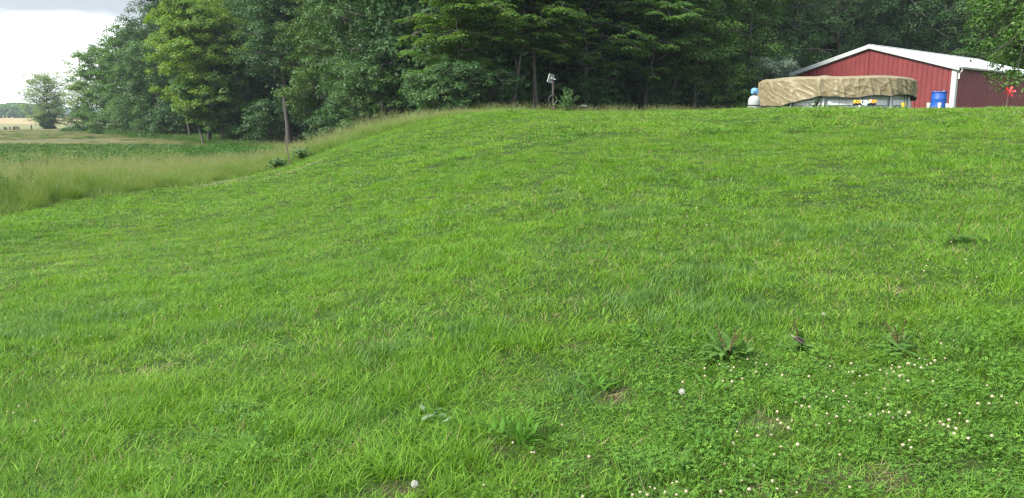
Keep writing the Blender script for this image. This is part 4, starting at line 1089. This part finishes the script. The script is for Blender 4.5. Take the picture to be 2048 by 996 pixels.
for i, (px, py) in enumerate(FL):
    dy = 14 * (4.0 / max(3, 4.0)) if py > 640 else 6
    q = hit(px, min(py + 24 * (py / 996), 1040), 2.0, 60, 3000)
    D = q.y; hh = PT(px, py, D); zt = hh.z
    hf = max(.04, zt - q.z)
    clump = py > 1000
    lab = 'white clover flower on a thin stem among the clover of the near lawn'
    e = empty('clover_flower', (hh.x, D, q.z + hf), rf.uniform(0, 6.28), lab, 'flower', 'white clover flowers in the near lawn')
    s = rf.uniform(.7, 1.25); e.scale = (s, s, s)
    o = FH[i % 3]; h_ = link('flower_head', o, e); h_.rotation_euler = (rf.uniform(-.8, .8), rf.uniform(-.8, .8), 0)
    st = link('stem', STM[i % 3], e); st.scale = (1, 1, (hf + .02) / .11 / s)
# dandelion clocks
def dandelion(px, py, dh, lab, r=.016, col=(.5, .5, .47)):
    D = hit(px, py + dh).y; q = PT(px, py, D); g = Hs(q.x, D)
    e = empty('dandelion', (q.x, D, g), 0, lab, 'dandelion', 'dandelions gone to seed')
    hz = q.z - g
    m = MB(); m.tube([(.02, 0, -.01), (.008, 0, hz * .5), (0, 0, hz)], .0018, 6); m.build('stem', M_STEMR, e, True)
    n = 700; g_ = unit(RNG.normal(size=(n, 3))); P = g_ * r * RNG.uniform(.75, 1.0, (n, 1)) + np.array([0, 0, hz])
    V, F = leaves(P, unit(g_ + RNG.normal(0, .3, (n, 3))), RNG.uniform(.003, .006, n) * r / .019, wid=.35)
    link('seed_head', mesh_from('seed_head', V, F, plain('seed_white', col, .8, noise=.05)), e)
dandelion(1364, 783, 70, 'white dandelion clock on a tall brown stem left of the clover flowers')
dandelion(829, 968, 40, 'white dandelion clock in the grass at the bottom edge of the photo')
dandelion(1647, 628, 44, 'greyish worn dandelion stalk higher up the slope above the dock plants', .012, (.35, .32, .25))

# ------------------------------------------------------------------ grass
def blades(rng, n, r, h, w, lean=(.1, .7), curve=(.1, .8), segs=3, centre_pow=.5, tint=(.5, .15)):
    ang = rng.uniform(0, 2 * math.pi, n); rr = r * rng.random(n) ** centre_pow
    bx = rr * np.cos(ang); by = rr * np.sin(ang)
    az = rng.uniform(0, 2 * math.pi, n); dx, dy = np.cos(az), np.sin(az)
    hh = rng.uniform(h[0], h[1], n); le = rng.uniform(*lean, n); cu = rng.uniform(*curve, n)
    ww = rng.uniform(w[0], w[1], n); tw = az + math.pi / 2 + rng.normal(0, .5, n); sx, sy = np.cos(tw), np.sin(tw)
    cols = []
    for i in range(segs + 1):
        t = i / segs; o = hh * (le * t + cu * t * t)
        cx = bx + dx * o; cy = by + dy * o; cz = hh * (t - .28 * (cu + .3 * le) * t ** 2.2) - .012
        wi = ww * .5 * (1 - t ** 1.8) * (1 if i < segs else 0) * (.7 + .3 * math.sin(math.pi * min(1, t + .3)))
        if i < segs:
            cols += [np.stack([cx + sx * wi, cy + sy * wi, cz], 1), np.stack([cx - sx * wi, cy - sy * wi, cz], 1)]
        else: cols.append(np.stack([cx, cy, cz], 1))
    k = 2 * segs + 1
    V = np.stack(cols, 1).reshape(-1, 3)
    tn = np.clip(rng.normal(tint[0], tint[1], n), 0, 1)
    b0 = np.arange(n)[:, None] * k
    quads = np.concatenate([b0 + np.array([[2 * i, 2 * i + 1, 2 * i + 3, 2 * i + 2]]) for i in range(segs - 1)])
    tris = b0 + np.array([[2 * segs - 2, 2 * segs - 1, 2 * segs]])
    return V, quads, tris, np.repeat(tn, k)
def mesh_qt(name, parts, mats):
    """parts: list of (V, quads, tris, tint, material index)"""
    V = []; LI = []; LS = []; MI = []; TN = []; b = 0; ls = 0
    for v, q, t, tn, mi in parts:
        for f in (q, t):
            if f is None or len(f) == 0: continue
            k = f.shape[1]; LI.append((f + b).ravel()); LS.append(ls + np.arange(len(f)) * k); ls += f.size; MI.append(np.full(len(f), mi))
        V.append(v); TN.append(tn); b += len(v)
    V = np.concatenate(V); LI = np.concatenate(LI); LS = np.concatenate(LS); MI = np.concatenate(MI)
    me = bpy.data.meshes.new(name)
    me.vertices.add(len(V)); me.vertices.foreach_set('co', V.astype(np.float32).ravel())
    me.loops.add(len(LI)); me.loops.foreach_set('vertex_index', LI.astype(np.int32))
    me.polygons.add(len(LS)); me.polygons.foreach_set('loop_start', LS.astype(np.int32)); me.update(calc_edges=True)
    for mt in mats: me.materials.append(mt)
    me.polygons.foreach_set('material_index', MI.astype(np.int32)); me.polygons.foreach_set('use_smooth', np.ones(len(LS), bool))
    a = me.attributes.new('tint', 'FLOAT', 'POINT'); a.data.foreach_set('value', np.concatenate(TN).astype(np.float32))
    return me
G_LAWN = foliage('grass_lawn', [(0.0, (.034, .094, .011)), (.35, (.086, .198, .017)), (.65, (.150, .295, .025)), (1.0, (.25, .41, .055))],
                 patch=((1.10, 1.05, .88), .55, (.88, .95, 1.0)), trans=.30, rough=.55, spec=.22, world_var=.5, patch_scale=1.6, inst=.22)
G_BLUE = foliage('grass_blue', [(0.0, (.045, .112, .022)), (.5, (.085, .180, .036)), (1.0, (.15, .26, .065))], trans=.28, rough=.5, spec=.3, world_var=.3, patch_scale=1.6, inst=.2)
G_BRT = foliage('grass_bright', [(0.0, (.056, .145, .013)), (.5, (.115, .250, .020)), (1.0, (.22, .38, .04))], trans=.35, rough=.55, spec=.2, world_var=.3, patch_scale=1.3, inst=.2)
G_DRY = foliage('grass_dry', [(0.0, (.16, .13, .06)), (.5, (.26, .21, .11)), (1.0, (.38, .31, .18))], trans=.25, rough=.7, spec=.2, world_var=.3, inst=.2)
G_CLV = foliage('clover_leaves', [(0.0, (.036, .100, .014)), (.5, (.074, .180, .020)), (1.0, (.15, .28, .035))], trans=.22, rough=.6, spec=.2, world_var=.4, patch_scale=3.0, inst=.2)
G_MEAD = foliage('grass_meadow', [(0.0, (.075, .150, .030)), (.4, (.130, .220, .045)), (.7, (.20, .27, .070)), (1.0, (.30, .33, .12))], trans=.38, rough=.55, spec=.3, world_var=.5, patch_scale=.25, inst=.25)
G_HEAD = foliage('seed_heads', [(0.0, (.16, .20, .075)), (.5, (.26, .28, .12)), (1.0, (.38, .37, .19))], trans=.3, rough=.8, spec=.1, world_var=.3, inst=.2)
G_WEED = foliage('weeds_green', [(0.0, (.035, .090, .018)), (.5, (.060, .145, .030)), (1.0, (.10, .21, .045))], trans=.3, rough=.5, spec=.35, world_var=.4, patch_scale=.5, inst=.3)
G_FLW = plain('tiny_white', (.75, .74, .66), .8, noise=.05)

lib = bpy.data.collections.new('tuft_library')
def scatter(name, meshes, pos, rotz, scl, idx, label, cat='grass', tilt=.12):
    col = bpy.data.collections.new(name + '_sources')
    for i, me in enumerate(meshes):
        o = bpy.data.objects.new('%s_src_%02d' % (name, i), me); col.objects.link(o)
    n = len(pos)
    me = bpy.data.meshes.new(name); me.vertices.add(n); me.vertices.foreach_set('co', np.asarray(pos, np.float32).ravel())
    rot = np.stack([RNG.normal(0, tilt, n), RNG.normal(0, tilt, n), rotz], 1)
    a = me.attributes.new('rot', 'FLOAT_VECTOR', 'POINT'); a.data.foreach_set('vector', rot.astype(np.float32).ravel())
    a = me.attributes.new('scl', 'FLOAT_VECTOR', 'POINT'); a.data.foreach_set('vector', np.asarray(scl, np.float32).ravel())
    a = me.attributes.new('pick', 'INT', 'POINT'); a.data.foreach_set('value', np.asarray(idx, np.int32))
    ob = link(name, me); tag(ob, label, cat, kind='stuff')
    ng = bpy.data.node_groups.new(name + '_nodes', 'GeometryNodeTree')
    ng.interface.new_socket('Geometry', in_out='INPUT', socket_type='NodeSocketGeometry')
    ng.interface.new_socket('Geometry', in_out='OUTPUT', socket_type='NodeSocketGeometry')
    gi = ng.nodes.new('NodeGroupInput'); go = ng.nodes.new('NodeGroupOutput')
    ci = ng.nodes.new('GeometryNodeCollectionInfo'); ci.inputs['Collection'].default_value = col; ci.inputs['Separate Children'].default_value = True; ci.inputs['Reset Children'].default_value = True
    ip = ng.nodes.new('GeometryNodeInstanceOnPoints'); ip.inputs['Pick Instance'].default_value = True
    def na(nm, dt):
        q = ng.nodes.new('GeometryNodeInputNamedAttribute'); q.data_type = dt; q.inputs['Name'].default_value = nm; return q.outputs['Attribute']
    ng.links.new(gi.outputs[0], ip.inputs['Points']); ng.links.new(ci.outputs[0], ip.inputs['Instance'])
    ng.links.new(na('pick', 'INT'), ip.inputs['Instance Index']); ng.links.new(na('rot', 'FLOAT_VECTOR'), ip.inputs['Rotation']); ng.links.new(na('scl', 'FLOAT_VECTOR'), ip.inputs['Scale'])
    ng.links.new(ip.outputs[0], go.inputs[0])
    md = ob.modifiers.new('scatter', 'NODES'); md.node_group = ng
    return ob
def sample(y0, y1, dens, side=.70, marg=1.0):
    """points in the view wedge (with margin) of even density"""
    n = int((side * (y1 ** 2 - y0 ** 2) + 2 * marg * (y1 - y0)) * dens)
    ys = []; xs = []
    y = RNG.uniform(y0, y1, n * 3); wdt = side * y + marg; keep = RNG.random(n * 3) < wdt / (side * y1 + marg)
    y = y[keep][:n]; x = RNG.uniform(-1, 1, len(y)) * (side * y + marg)
    return x, y
rg = np.random.default_rng(77)
def band_meshes(k, r, w, seg, q=1.0):
    out = []
    for i in range(6):      # fine lawn grass
        out.append(mesh_qt('lawn_tuft', [(*blades(rg, k, r, (.035 * q, .10 * q), w, (.1, 1.1), (.2, 1.3), seg, tint=(.5, .22)), 0), (*blades(rg, max(1, k // 26), r, (.03, .08), w, (.3, 1.2), (.1, .8), seg), 1)], [G_LAWN, G_DRY]))
    for i in range(3):      # brighter coarse grass, arching
        out.append(mesh_qt('lawn_tuft', [(*blades(rg, int(k * .55), r * .9, (.07 * q, .15 * q), (w[0] * 1.5, w[1] * 1.7), (.1, .7), (.4, 1.2), seg + 1, tint=(.5, .15)), 0), (*blades(rg, k // 3, r, (.03, .08), w, (.1, .8), (.1, .8), seg), 1)], [G_BRT, G_LAWN]))
    for i in range(3):      # blue green tall tufts
        out.append(mesh_qt('lawn_tuft', [(*blades(rg, int(k * .8), r * .8, (.08 * q, .17 * q), (w[0], w[1] * 1.3), (.05, .6), (.2, 1.0), seg + 1, tint=(.5, .15)), 0)], [G_BLUE]))
    out.append(None)
    return out[:-1]
def clover_mesh(rng, n, r, ls, hmax=.07):
    a = rng.uniform(0, 2 * math.pi, n); rr = r * rng.random(n) ** .5
    x = rr * np.cos(a); y = rr * np.sin(a); z = rng.uniform(.015, hmax, n)
    th = rng.uniform(0, 6.28, n); tl = rng.normal(0, .3, (n, 2)); s = ls * rng.uniform(.7, 1.2, n)
    VV = []; Q = []; b = 0
    for j in range(3):
        q = th + j * 2.094
        d = np.stack([np.cos(q), np.sin(q), tl[:, 0] * np.cos(q) + tl[:, 1] * np.sin(q) + .15], 1); e = np.stack([-np.sin(q), np.cos(q), -tl[:, 0] * np.sin(q) + tl[:, 1] * np.cos(q)], 1)
        c = np.stack([x, y, z], 1); S = s[:, None]
        v = np.stack([c, c + d * S * .55 + e * S * .42, c + d * S * 1.0, c + d * S * .55 - e * S * .42], 1)
        VV.append(v)
    V = np.stack(VV, 1).reshape(-1, 3); Q = np.arange(len(V)).reshape(-1, 4)
    return V, Q, None, np.repeat(np.clip(rng.normal(.5, .18, n), 0, 1), 12)
# where clover grows
def clover_mask(x, y):
    pts = [(hit(1620, 860), 1.0, .75), (hit(1850, 800), 1.1, .8), (hit(1980, 900), .9, .6), (hit(1450, 960), .6, .5), (hit(1430, 740), .45, .35), (hit(2040, 720), .7, .6)]
    m = np.zeros_like(x)
    for c, a, b_ in pts:
        m = np.maximum(m, np.exp(-(((x - c.x) / a) ** 2 + ((y - c.y) / b_) ** 2) * 1.1))
    m = m * .95 + .45 * sstep(.6, .78, fbm(x + 90, y + 3, 1.3)) * np.interp(y, [5, 9], [1, .35])
    return np.clip(m, 0, 1)
blue_c = [(hit(490, 655), .42), (hit(1190, 785), .2), (hit(1450, 560), .5), (hit(1620, 470), .5), (hit(60, 670), .4), (hit(1330, 610), .5), (hit(1560, 480), .4), (hit(950, 660), .3), (hit(1740, 460), .5), (hit(200, 640), .5)]
def scatter_lawn():
    P = []; RZ = []; S = []; I = []; ML = []
    for (y0, y1, dens, k, r, w, seg, ls) in ((1.6, 5.2, 400, 40, .085, (.0026, .0052), 3, .009), (5.2, 9, 230, 46, .11, (.0034, .0062), 3, .0105), (9, 16, 95, 64, .15, (.0045, .0075), 2, .016), (16, 36, 34, 80, .25, (.008, .013), 2, .026)):
        base = len(ML); ML += band_meshes(k, r, w, seg, {1.6: .66, 5.2: .56, 9: .52, 16: .52}[y0])
        ML += [mesh_qt('clover_tuft', [(*clover_mesh(rg, int(k * 1.1), r, ls), 0), (*blades(rg, k // 4, r, (.04, .10), w, (.1, .8), (.1, .9), seg), 1)], [G_CLV, G_LAWN]) for _ in range(4)]
        ML += [mesh_qt('thatch_tuft', [(*blades(rg, k // 2, r, (.02, .05), w, (.8, 2.2), (.2, 1.0), seg), 0), (*blades(rg, k // 4, r, (.02, .06), w, (.2, 1.0), (.1, .9), seg), 1)], [G_DRY, G_LAWN]) for _ in range(2)]
        x, y = sample(y0, y1, dens)
        keep = (beyond(x, y) < .05 + .3 * (fbm(x, y, .8) - .5)) & (y < 36 - .0 * x) & ~((x > 6) & (y > 33))
        keep &= np.hypot(x - pc.x, y - pc.y) > PR + .1
        bmk = bare_mask(x, y); keep &= RNG.random(len(x)) > bmk * .75
        x, y = x[keep], y[keep]; n = len(x)
        cm = clover_mask(x, y); bm = sstep(.50, .68, fbm(x + 40, y + 11, .9)); um = .7 * sstep(.62, .76, fbm(x + 5, y + 60, .7))
        for c, rr in blue_c: um = np.maximum(um, 1.3 * np.exp(-(((x - c.x) / 1.6) ** 2 + (y - c.y) ** 2) / rr ** 2 * 1.6))
        u = RNG.random(n)
        idx = RNG.integers(0, 6, n)
        idx = np.where(u < bm * .42, 6 + RNG.integers(0, 3, n), idx)
        idx = np.where(RNG.random(n) < um * .26 * np.interp(y, [6, 10], [1, .5]), 9 + RNG.integers(0, 3, n), idx)
        idx = np.where(RNG.random(n) < cm * .38, 12 + RNG.integers(0, 4, n), idx)
        bmk = bare_mask(x, y); dm = np.clip(bmk * .8 + .02 + .2 * sstep(.66, .8, fbm(x + 77, y + 5, .8)) * (y < 5.5), 0, 1) * np.where(y > 7, .3, 1)
        idx = np.where(RNG.random(n) < dm, 16 + RNG.integers(0, 2, n), idx)
        hgt = .65 + .75 * fbm(x, y, .55) + .25 * um - .1 * cm + RNG.normal(0, .08, n)
        hgt *= 1 + .5 * sstep(.62, .8, vnoise(x + 3, y + 8, .28))
        hgt *= 1 - .3 * sstep(20, 30, y)
        wd = RNG.uniform(.85, 1.2, n)
        z = H(x, y) - .004
        P.append(np.stack([x, y, z], 1)); RZ.append(RNG.uniform(0, 6.28, n)); S.append(np.stack([wd, wd, hgt], 1)); I.append(idx + base)
    P = np.concatenate(P); print('lawn tufts', len(P))
    scatter('lawn_grass', ML, P, np.concatenate(RZ), np.concatenate(S), np.concatenate(I), 'mown green lawn grass mixed with clover covering the slope')
scatter_lawn()
# tall grass and meadow
def stalk_parts(rng, n, r, h, pan=14):
    V, q, t, tn = blades(rng, n, r, h, (.003, .005), (.02, .25), (.05, .35), 3)
    k = 7; tips = V.reshape(n, k, 3)[:, -1]; 
    c = np.repeat(tips, pan, 0); m = len(c)
    d = rng.random(m); c = c + np.stack([rng.normal(0, .014, m), rng.normal(0, .014, m), -d * .15 + .02], 1)
    LV, LF = leaves(c, unit(rng.normal(size=(m, 3))), rng.uniform(.012, .03, m), wid=.45, rng=rng, droop=1.5)
    return (V, q, t, tn, 0), (LV, LF, None, np.repeat(np.clip(rng.normal(.5, .2, m), 0, 1), 4), 1)
tallm = []
for i in range(5):
    a, b_ = stalk_parts(rg, 8, .22, (.55, .95), 11)
    tallm.append(mesh_qt('tall_tuft', [(*blades(rg, 70, .22, (.3, .75), (.005, .009), (.05, .5), (.1, .8), 3, tint=(.5, .15)), 0), a, b_], [G_MEAD, G_HEAD]))
for i in range(3):      # greener, few heads
    a, b_ = stalk_parts(rg, 3, .22, (.5, .8))
    tallm.append(mesh_qt('tall_tuft', [(*blades(rg, 80, .22, (.25, .65), (.006, .011), (.05, .6), (.2, 1.0), 3, tint=(.35, .12)), 0), a, b_], [G_MEAD, G_HEAD]))
def weed_mesh(rng, n, r, h, ls):
    a = rng.uniform(0, 6.28, n); rr = r * rng.random(n) ** .5; z = h * rng.random(n) ** .7 * (1 - .5 * (rr / r) ** 2)
    P_ = np.stack([rr * np.cos(a), rr * np.sin(a), z], 1)
    LV, LF = leaves(P_, unit(rng.normal(size=(n, 3)) * .6 + np.array([0, 0, .8])), rng.uniform(.5, 1.3, n) * ls, wid=.4, rng=rng, droop=.4)
    return (LV, LF, None, np.repeat(np.clip(rng.normal(.5, .18, n), 0, 1), 4), 0)
weedm = [mesh_qt('weed_tuft', [weed_mesh(rg, 520, .42, .75, .08)], [G_WEED]) for _ in range(4)]
def scatter_meadow():
    P = []; S = []; I = []
    ML = tallm + weedm
    def wp(px, D): return Vector((ray(px, 330)[0] * D, D, 0))
    WC = [(wp(370, 38), 2.6, 1.6, 1.1), (wp(455, 40), 2.8, 1.6, 1.1), (wp(15, 41), 1.6, 1.2, .12), (wp(150, 42), 3.0, 1.2, .5), (wp(260, 41), 2.6, 1.2, .6), (wp(330, 48), 6, 1.5, .6)]
    # edge band along the whole lawn
    for (x0, x1, y0, y1, dens) in ((-34, 3, 8, 37, 15), (-60, -6, 12, 70, 7)):
        n = int((x1 - x0) * (y1 - y0) * dens); x = RNG.uniform(x0, x1, n); y = RNG.uniform(y0, y1, n)
        bb = beyond(x, y); yy_ = y + .12 * x
        if dens > 10: keep = (bb > -.05 + .5 * (fbm(x, y, 1.2) - .5)) & (bb < 7) & (x > -.85 * y - 2)
        else: keep = (bb > 7) & (yy_ < 51 + 5 * fbm(x, y, 3)) & (x > -.8 * y - 2) & (x < -6)
        keep &= inwood(x, y) < 3
        x, y, bb = x[keep], y[keep], bb[keep]; n = len(x)
        gm = np.clip(sstep(.5, .64, fbm(x + 12, y, 4.0)), 0, 1)
        # dark green weeds: a strip in the ditch
        wm = .06 * sstep(.55, .66, fbm(x + 70, y + 5, 3.0)) * (x < -14)
        for c, sx_, sy_, am in WC: wm = np.maximum(wm, am * np.exp(-((x - c.x) / sx_) ** 2 - ((y - c.y) / sy_) ** 2) * (.4 + 1.0 * vnoise(x, y, 1.6)))
        idx = np.where(RNG.random(n) < gm * .7 + .15, 5 + RNG.integers(0, 3, n), RNG.integers(0, 5, n))
        idx = np.where(RNG.random(n) < wm, 8 + RNG.integers(0, 4, n), idx)
        h_ = (.75 + .45 * fbm(x, y, 2.2) + RNG.normal(0, .08, n)) * np.interp(bb, [-.2, .3, 1.2, 5, 9, 40], [.35, .7, 1.05, .95, .62, .6])
        h_ *= np.where(dens > 10, np.interp(x, [-14.5, -12, -9], [1.15, .72, .8]), 1.0)
        h_ *= np.where(idx >= 8, np.where(bb < 8, .9, 1.6), 1.0)
        h_ *= np.interp(x, [-9, -5, -3, -1, 3], [1.25, 1.2, .7, .3, .15])
        hill = sstep(-14, -9, x)
        idx = np.where((RNG.random(n) < hill * .15 * (bb < 5)) & (idx < 8), 5 + RNG.integers(0, 3, n), idx)
        w_ = RNG.uniform(.8, 1.3, n) * np.interp(bb, [0, 7, 14], [.9, 1.0, 1.35])
        P.append(np.stack([x, y, H(x, y) - .02], 1)); S.append(np.stack([w_, w_, h_], 1)); I.append(idx)
    # rough strip at the foot of the woods
    n = 5200; t_ = RNG.random(n); x = -88 + 108 * t_ ; y = np.interp(x, WE[:, 0], WE[:, 1]) + RNG.uniform(-7, 1.5, n)
    keep = (beyond(x, y) > .3) | (x > -2); x, y = x[keep], y[keep]; n = len(x)
    idx = np.where(RNG.random(n) < .55, 8 + RNG.integers(0, 4, n), RNG.integers(0, 8, n))
    idx = np.where((x > -24) & (idx >= 8), RNG.integers(0, 8, n), idx)
    big = np.interp(np.hypot(x, y), [40, 150], [1, 2.4]); h_ = RNG.uniform(.6, 1.1, n) * np.interp(np.hypot(x, y), [40, 150], [.7, 1.3])
    P.append(np.stack([x, y, H(x, y) - .03], 1)); S.append(np.stack([big, big, h_], 1)); I.append(idx)
    P = np.concatenate(P); print('meadow tufts', len(P))
    scatter('tall_grass', ML, P, RNG.uniform(0, 6.28, len(P)), np.concatenate(S), np.concatenate(I), 'tall seeding meadow grass and weeds between the lawn and the field', tilt=.08)
scatter_meadow()
# crop rows and rough field growth
G_CROP = foliage('crop_leaves', [(0.0, (.050, .110, .030)), (.5, (.085, .165, .045)), (1.0, (.14, .22, .07))], trans=.25, rough=.6, spec=.2, world_var=.4, inst=.2)
def scatter_field():
    cropm = [mesh_qt('crop_plant', [weed_mesh(rg, 40, .22, .22, .16)], [G_CROP]) for _ in range(3)]
    dirv = np.array([.80, .60]); nv = np.array([-.60, .80])     # row direction
    P = []; S = []; I = []
    n = 36000; x = RNG.uniform(-75, -12, n); y = RNG.uniform(46, 84, n); yy_ = y + .12 * x
    s = x * nv[0] + y * nv[1]; row = np.abs(((s / 1.9) % 1) - .5)
    keep = (yy_ > 49) & (yy_ < 74) & (row < .17) & (inwood(x, y) < -6) & (x > -.75 * y - 2) & (RNG.random(n) < .55 + .4 * fbm(x, y, 5))
    x, y = x[keep], y[keep]; n = len(x); w_ = RNG.uniform(.9, 1.5, n)
    P.append(np.stack([x, y, H(x, y) - .02], 1)); S.append(np.stack([w_, w_, w_], 1)); I.append(RNG.integers(0, 3, n))
    P = np.concatenate(P); print('crop', len(P))
    scatter('crop_plants', cropm, P, RNG.uniform(0, 6.28, len(P)), np.concatenate(S), np.concatenate(I), 'young green crop plants in rows across the field', 'crop')
    # low tan and green growth farther out
    G_FIELD = foliage('field_blades', [(0.0, (.075, .105, .040)), (.5, (.14, .165, .068)), (1.0, (.26, .25, .13))], trans=.3, rough=.7, spec=.15, world_var=.6, patch_scale=.08, inst=.3)
    ML = []
    for me in tallm:
        c_ = me.copy(); c_.materials[0] = G_FIELD; ML.append(c_)
    ML += weedm
    n = 26000; y = 76 * (270 / 76) ** RNG.random(n); x = RNG.uniform(-.80, -.1, n) * y; yy_ = y + .12 * x
    m1 = fbm(x + 9, y * 1.5, 14)
    keep = (inwood(x, y) < 1) & (((yy_ < 80) & (yy_ > 73)) | ((m1 > .54) & (yy_ < 165)) | (yy_ > 165)) & (RNG.random(n) < .8)
    x, y = x[keep], y[keep]; n = len(x); yy_ = y + .12 * x
    big = np.interp(y, [70, 270], [1.3, 4.2]); h_ = np.interp(y, [70, 270], [.35, 1.0]) * RNG.uniform(.6, 1.2, n)
    idx = np.where((RNG.random(n) < .75) & (yy_ < 165), RNG.integers(0, 5, n), np.where(RNG.random(n) < .9, RNG.integers(0, 8, n), 8 + RNG.integers(0, 4, n)))
    P = np.stack([x, y, H(x, y) - .03], 1); print('field growth', n)
    scatter('field_growth', ML, P, RNG.uniform(0, 6.28, n), np.stack([big, big, h_], 1), idx, 'rough tan and green growth across the far field', 'field growth', tilt=.1)
scatter_field()
# far clover flowers: uncountable white dots
def scatter_white():
    fm = [mesh_from('white_dot', np.array([v[:] for v in FH[i].vertices and [w.co for w in FH[i].vertices]]), [tuple(p.vertices) for p in FH[i].polygons], [M_CLW, M_CLB]) for i in range(1)]
    src = [FH[0], FH[1], FH[2]]
    x, y = sample(5.5, 30, 26)
    patches = [(455, 368, 1.7, .5), (600, 342, 1.1, .5), (445, 372, 1.2, .4), (340, 440, 1.6, .7), (1640, 222, 3.0, 1.3), (1820, 226, 3.2, 1.2), (1960, 232, 3, 1.5), (900, 243, 1.6, .5), (1320, 225, 3, 1), (2000, 560, .9, .5), (1150, 390, 1.6, .5), (1260, 245, 2, 1.0), (800, 300, 1.3, .5), (1900, 228, 3, 1)]
    dn = np.zeros_like(x)
    for px, py, a, b_ in patches:
        c = hit(px, py); dn = np.maximum(dn, np.exp(-(((x - c.x) / a) ** 2 + ((y - c.y) / b_) ** 2)))
    big = [hit(455, 368), hit(600, 342), hit(1640, 222)]
    dens = .005 + .6 * dn * (.4 + .9 * vnoise(x, y, .5)) + .03 * sstep(.55, .7, fbm(x, y, 2))
    keep = (RNG.random(len(x)) < dens) & (beyond(x, y) < -.1) & (np.hypot(x - pc.x, y - pc.y) > PR + .2)
    x, y = x[keep], y[keep]; n = len(x)
    s = RNG.uniform(.8, 1.25, n) * np.interp(y, [5, 30], [1.0, 1.35])
    P = np.stack([x, y, H(x, y) + RNG.uniform(.06, .11, n)], 1); print('white', n)
    scatter('clover_blossoms', src, P, RNG.uniform(0, 6.28, n), np.stack([s, s, s], 1), RNG.integers(0, 3, n), 'scattered white clover blossoms over the farther lawn', 'clover blossoms')
    # dense pale streaks along the lawn's left edge
    c1, c2 = hit(455, 368), hit(598, 342)
    PP = []
    for c, a, b_, nn in ((c1, .6, .28, 170), (c2, .6, .28, 130), (hit(420, 380), .7, .3, 50)):
        xx = c.x + RNG.normal(0, a, nn); ys = c.y + RNG.normal(0, b_, nn) + (xx - c.x) * .5
        PP.append(np.stack([xx, ys, H(xx, ys) + RNG.uniform(.06, .1, nn)], 1))
    PP = np.concatenate(PP); n = len(PP); s = RNG.uniform(1.1, 1.7, n)
    scatter('clover_streaks', src, PP, RNG.uniform(0, 6.28, n), np.stack([s, s, s], 1), RNG.integers(0, 3, n), 'white streaks of clover in bloom at the left edge of the lawn', 'clover blossoms')
scatter_white()
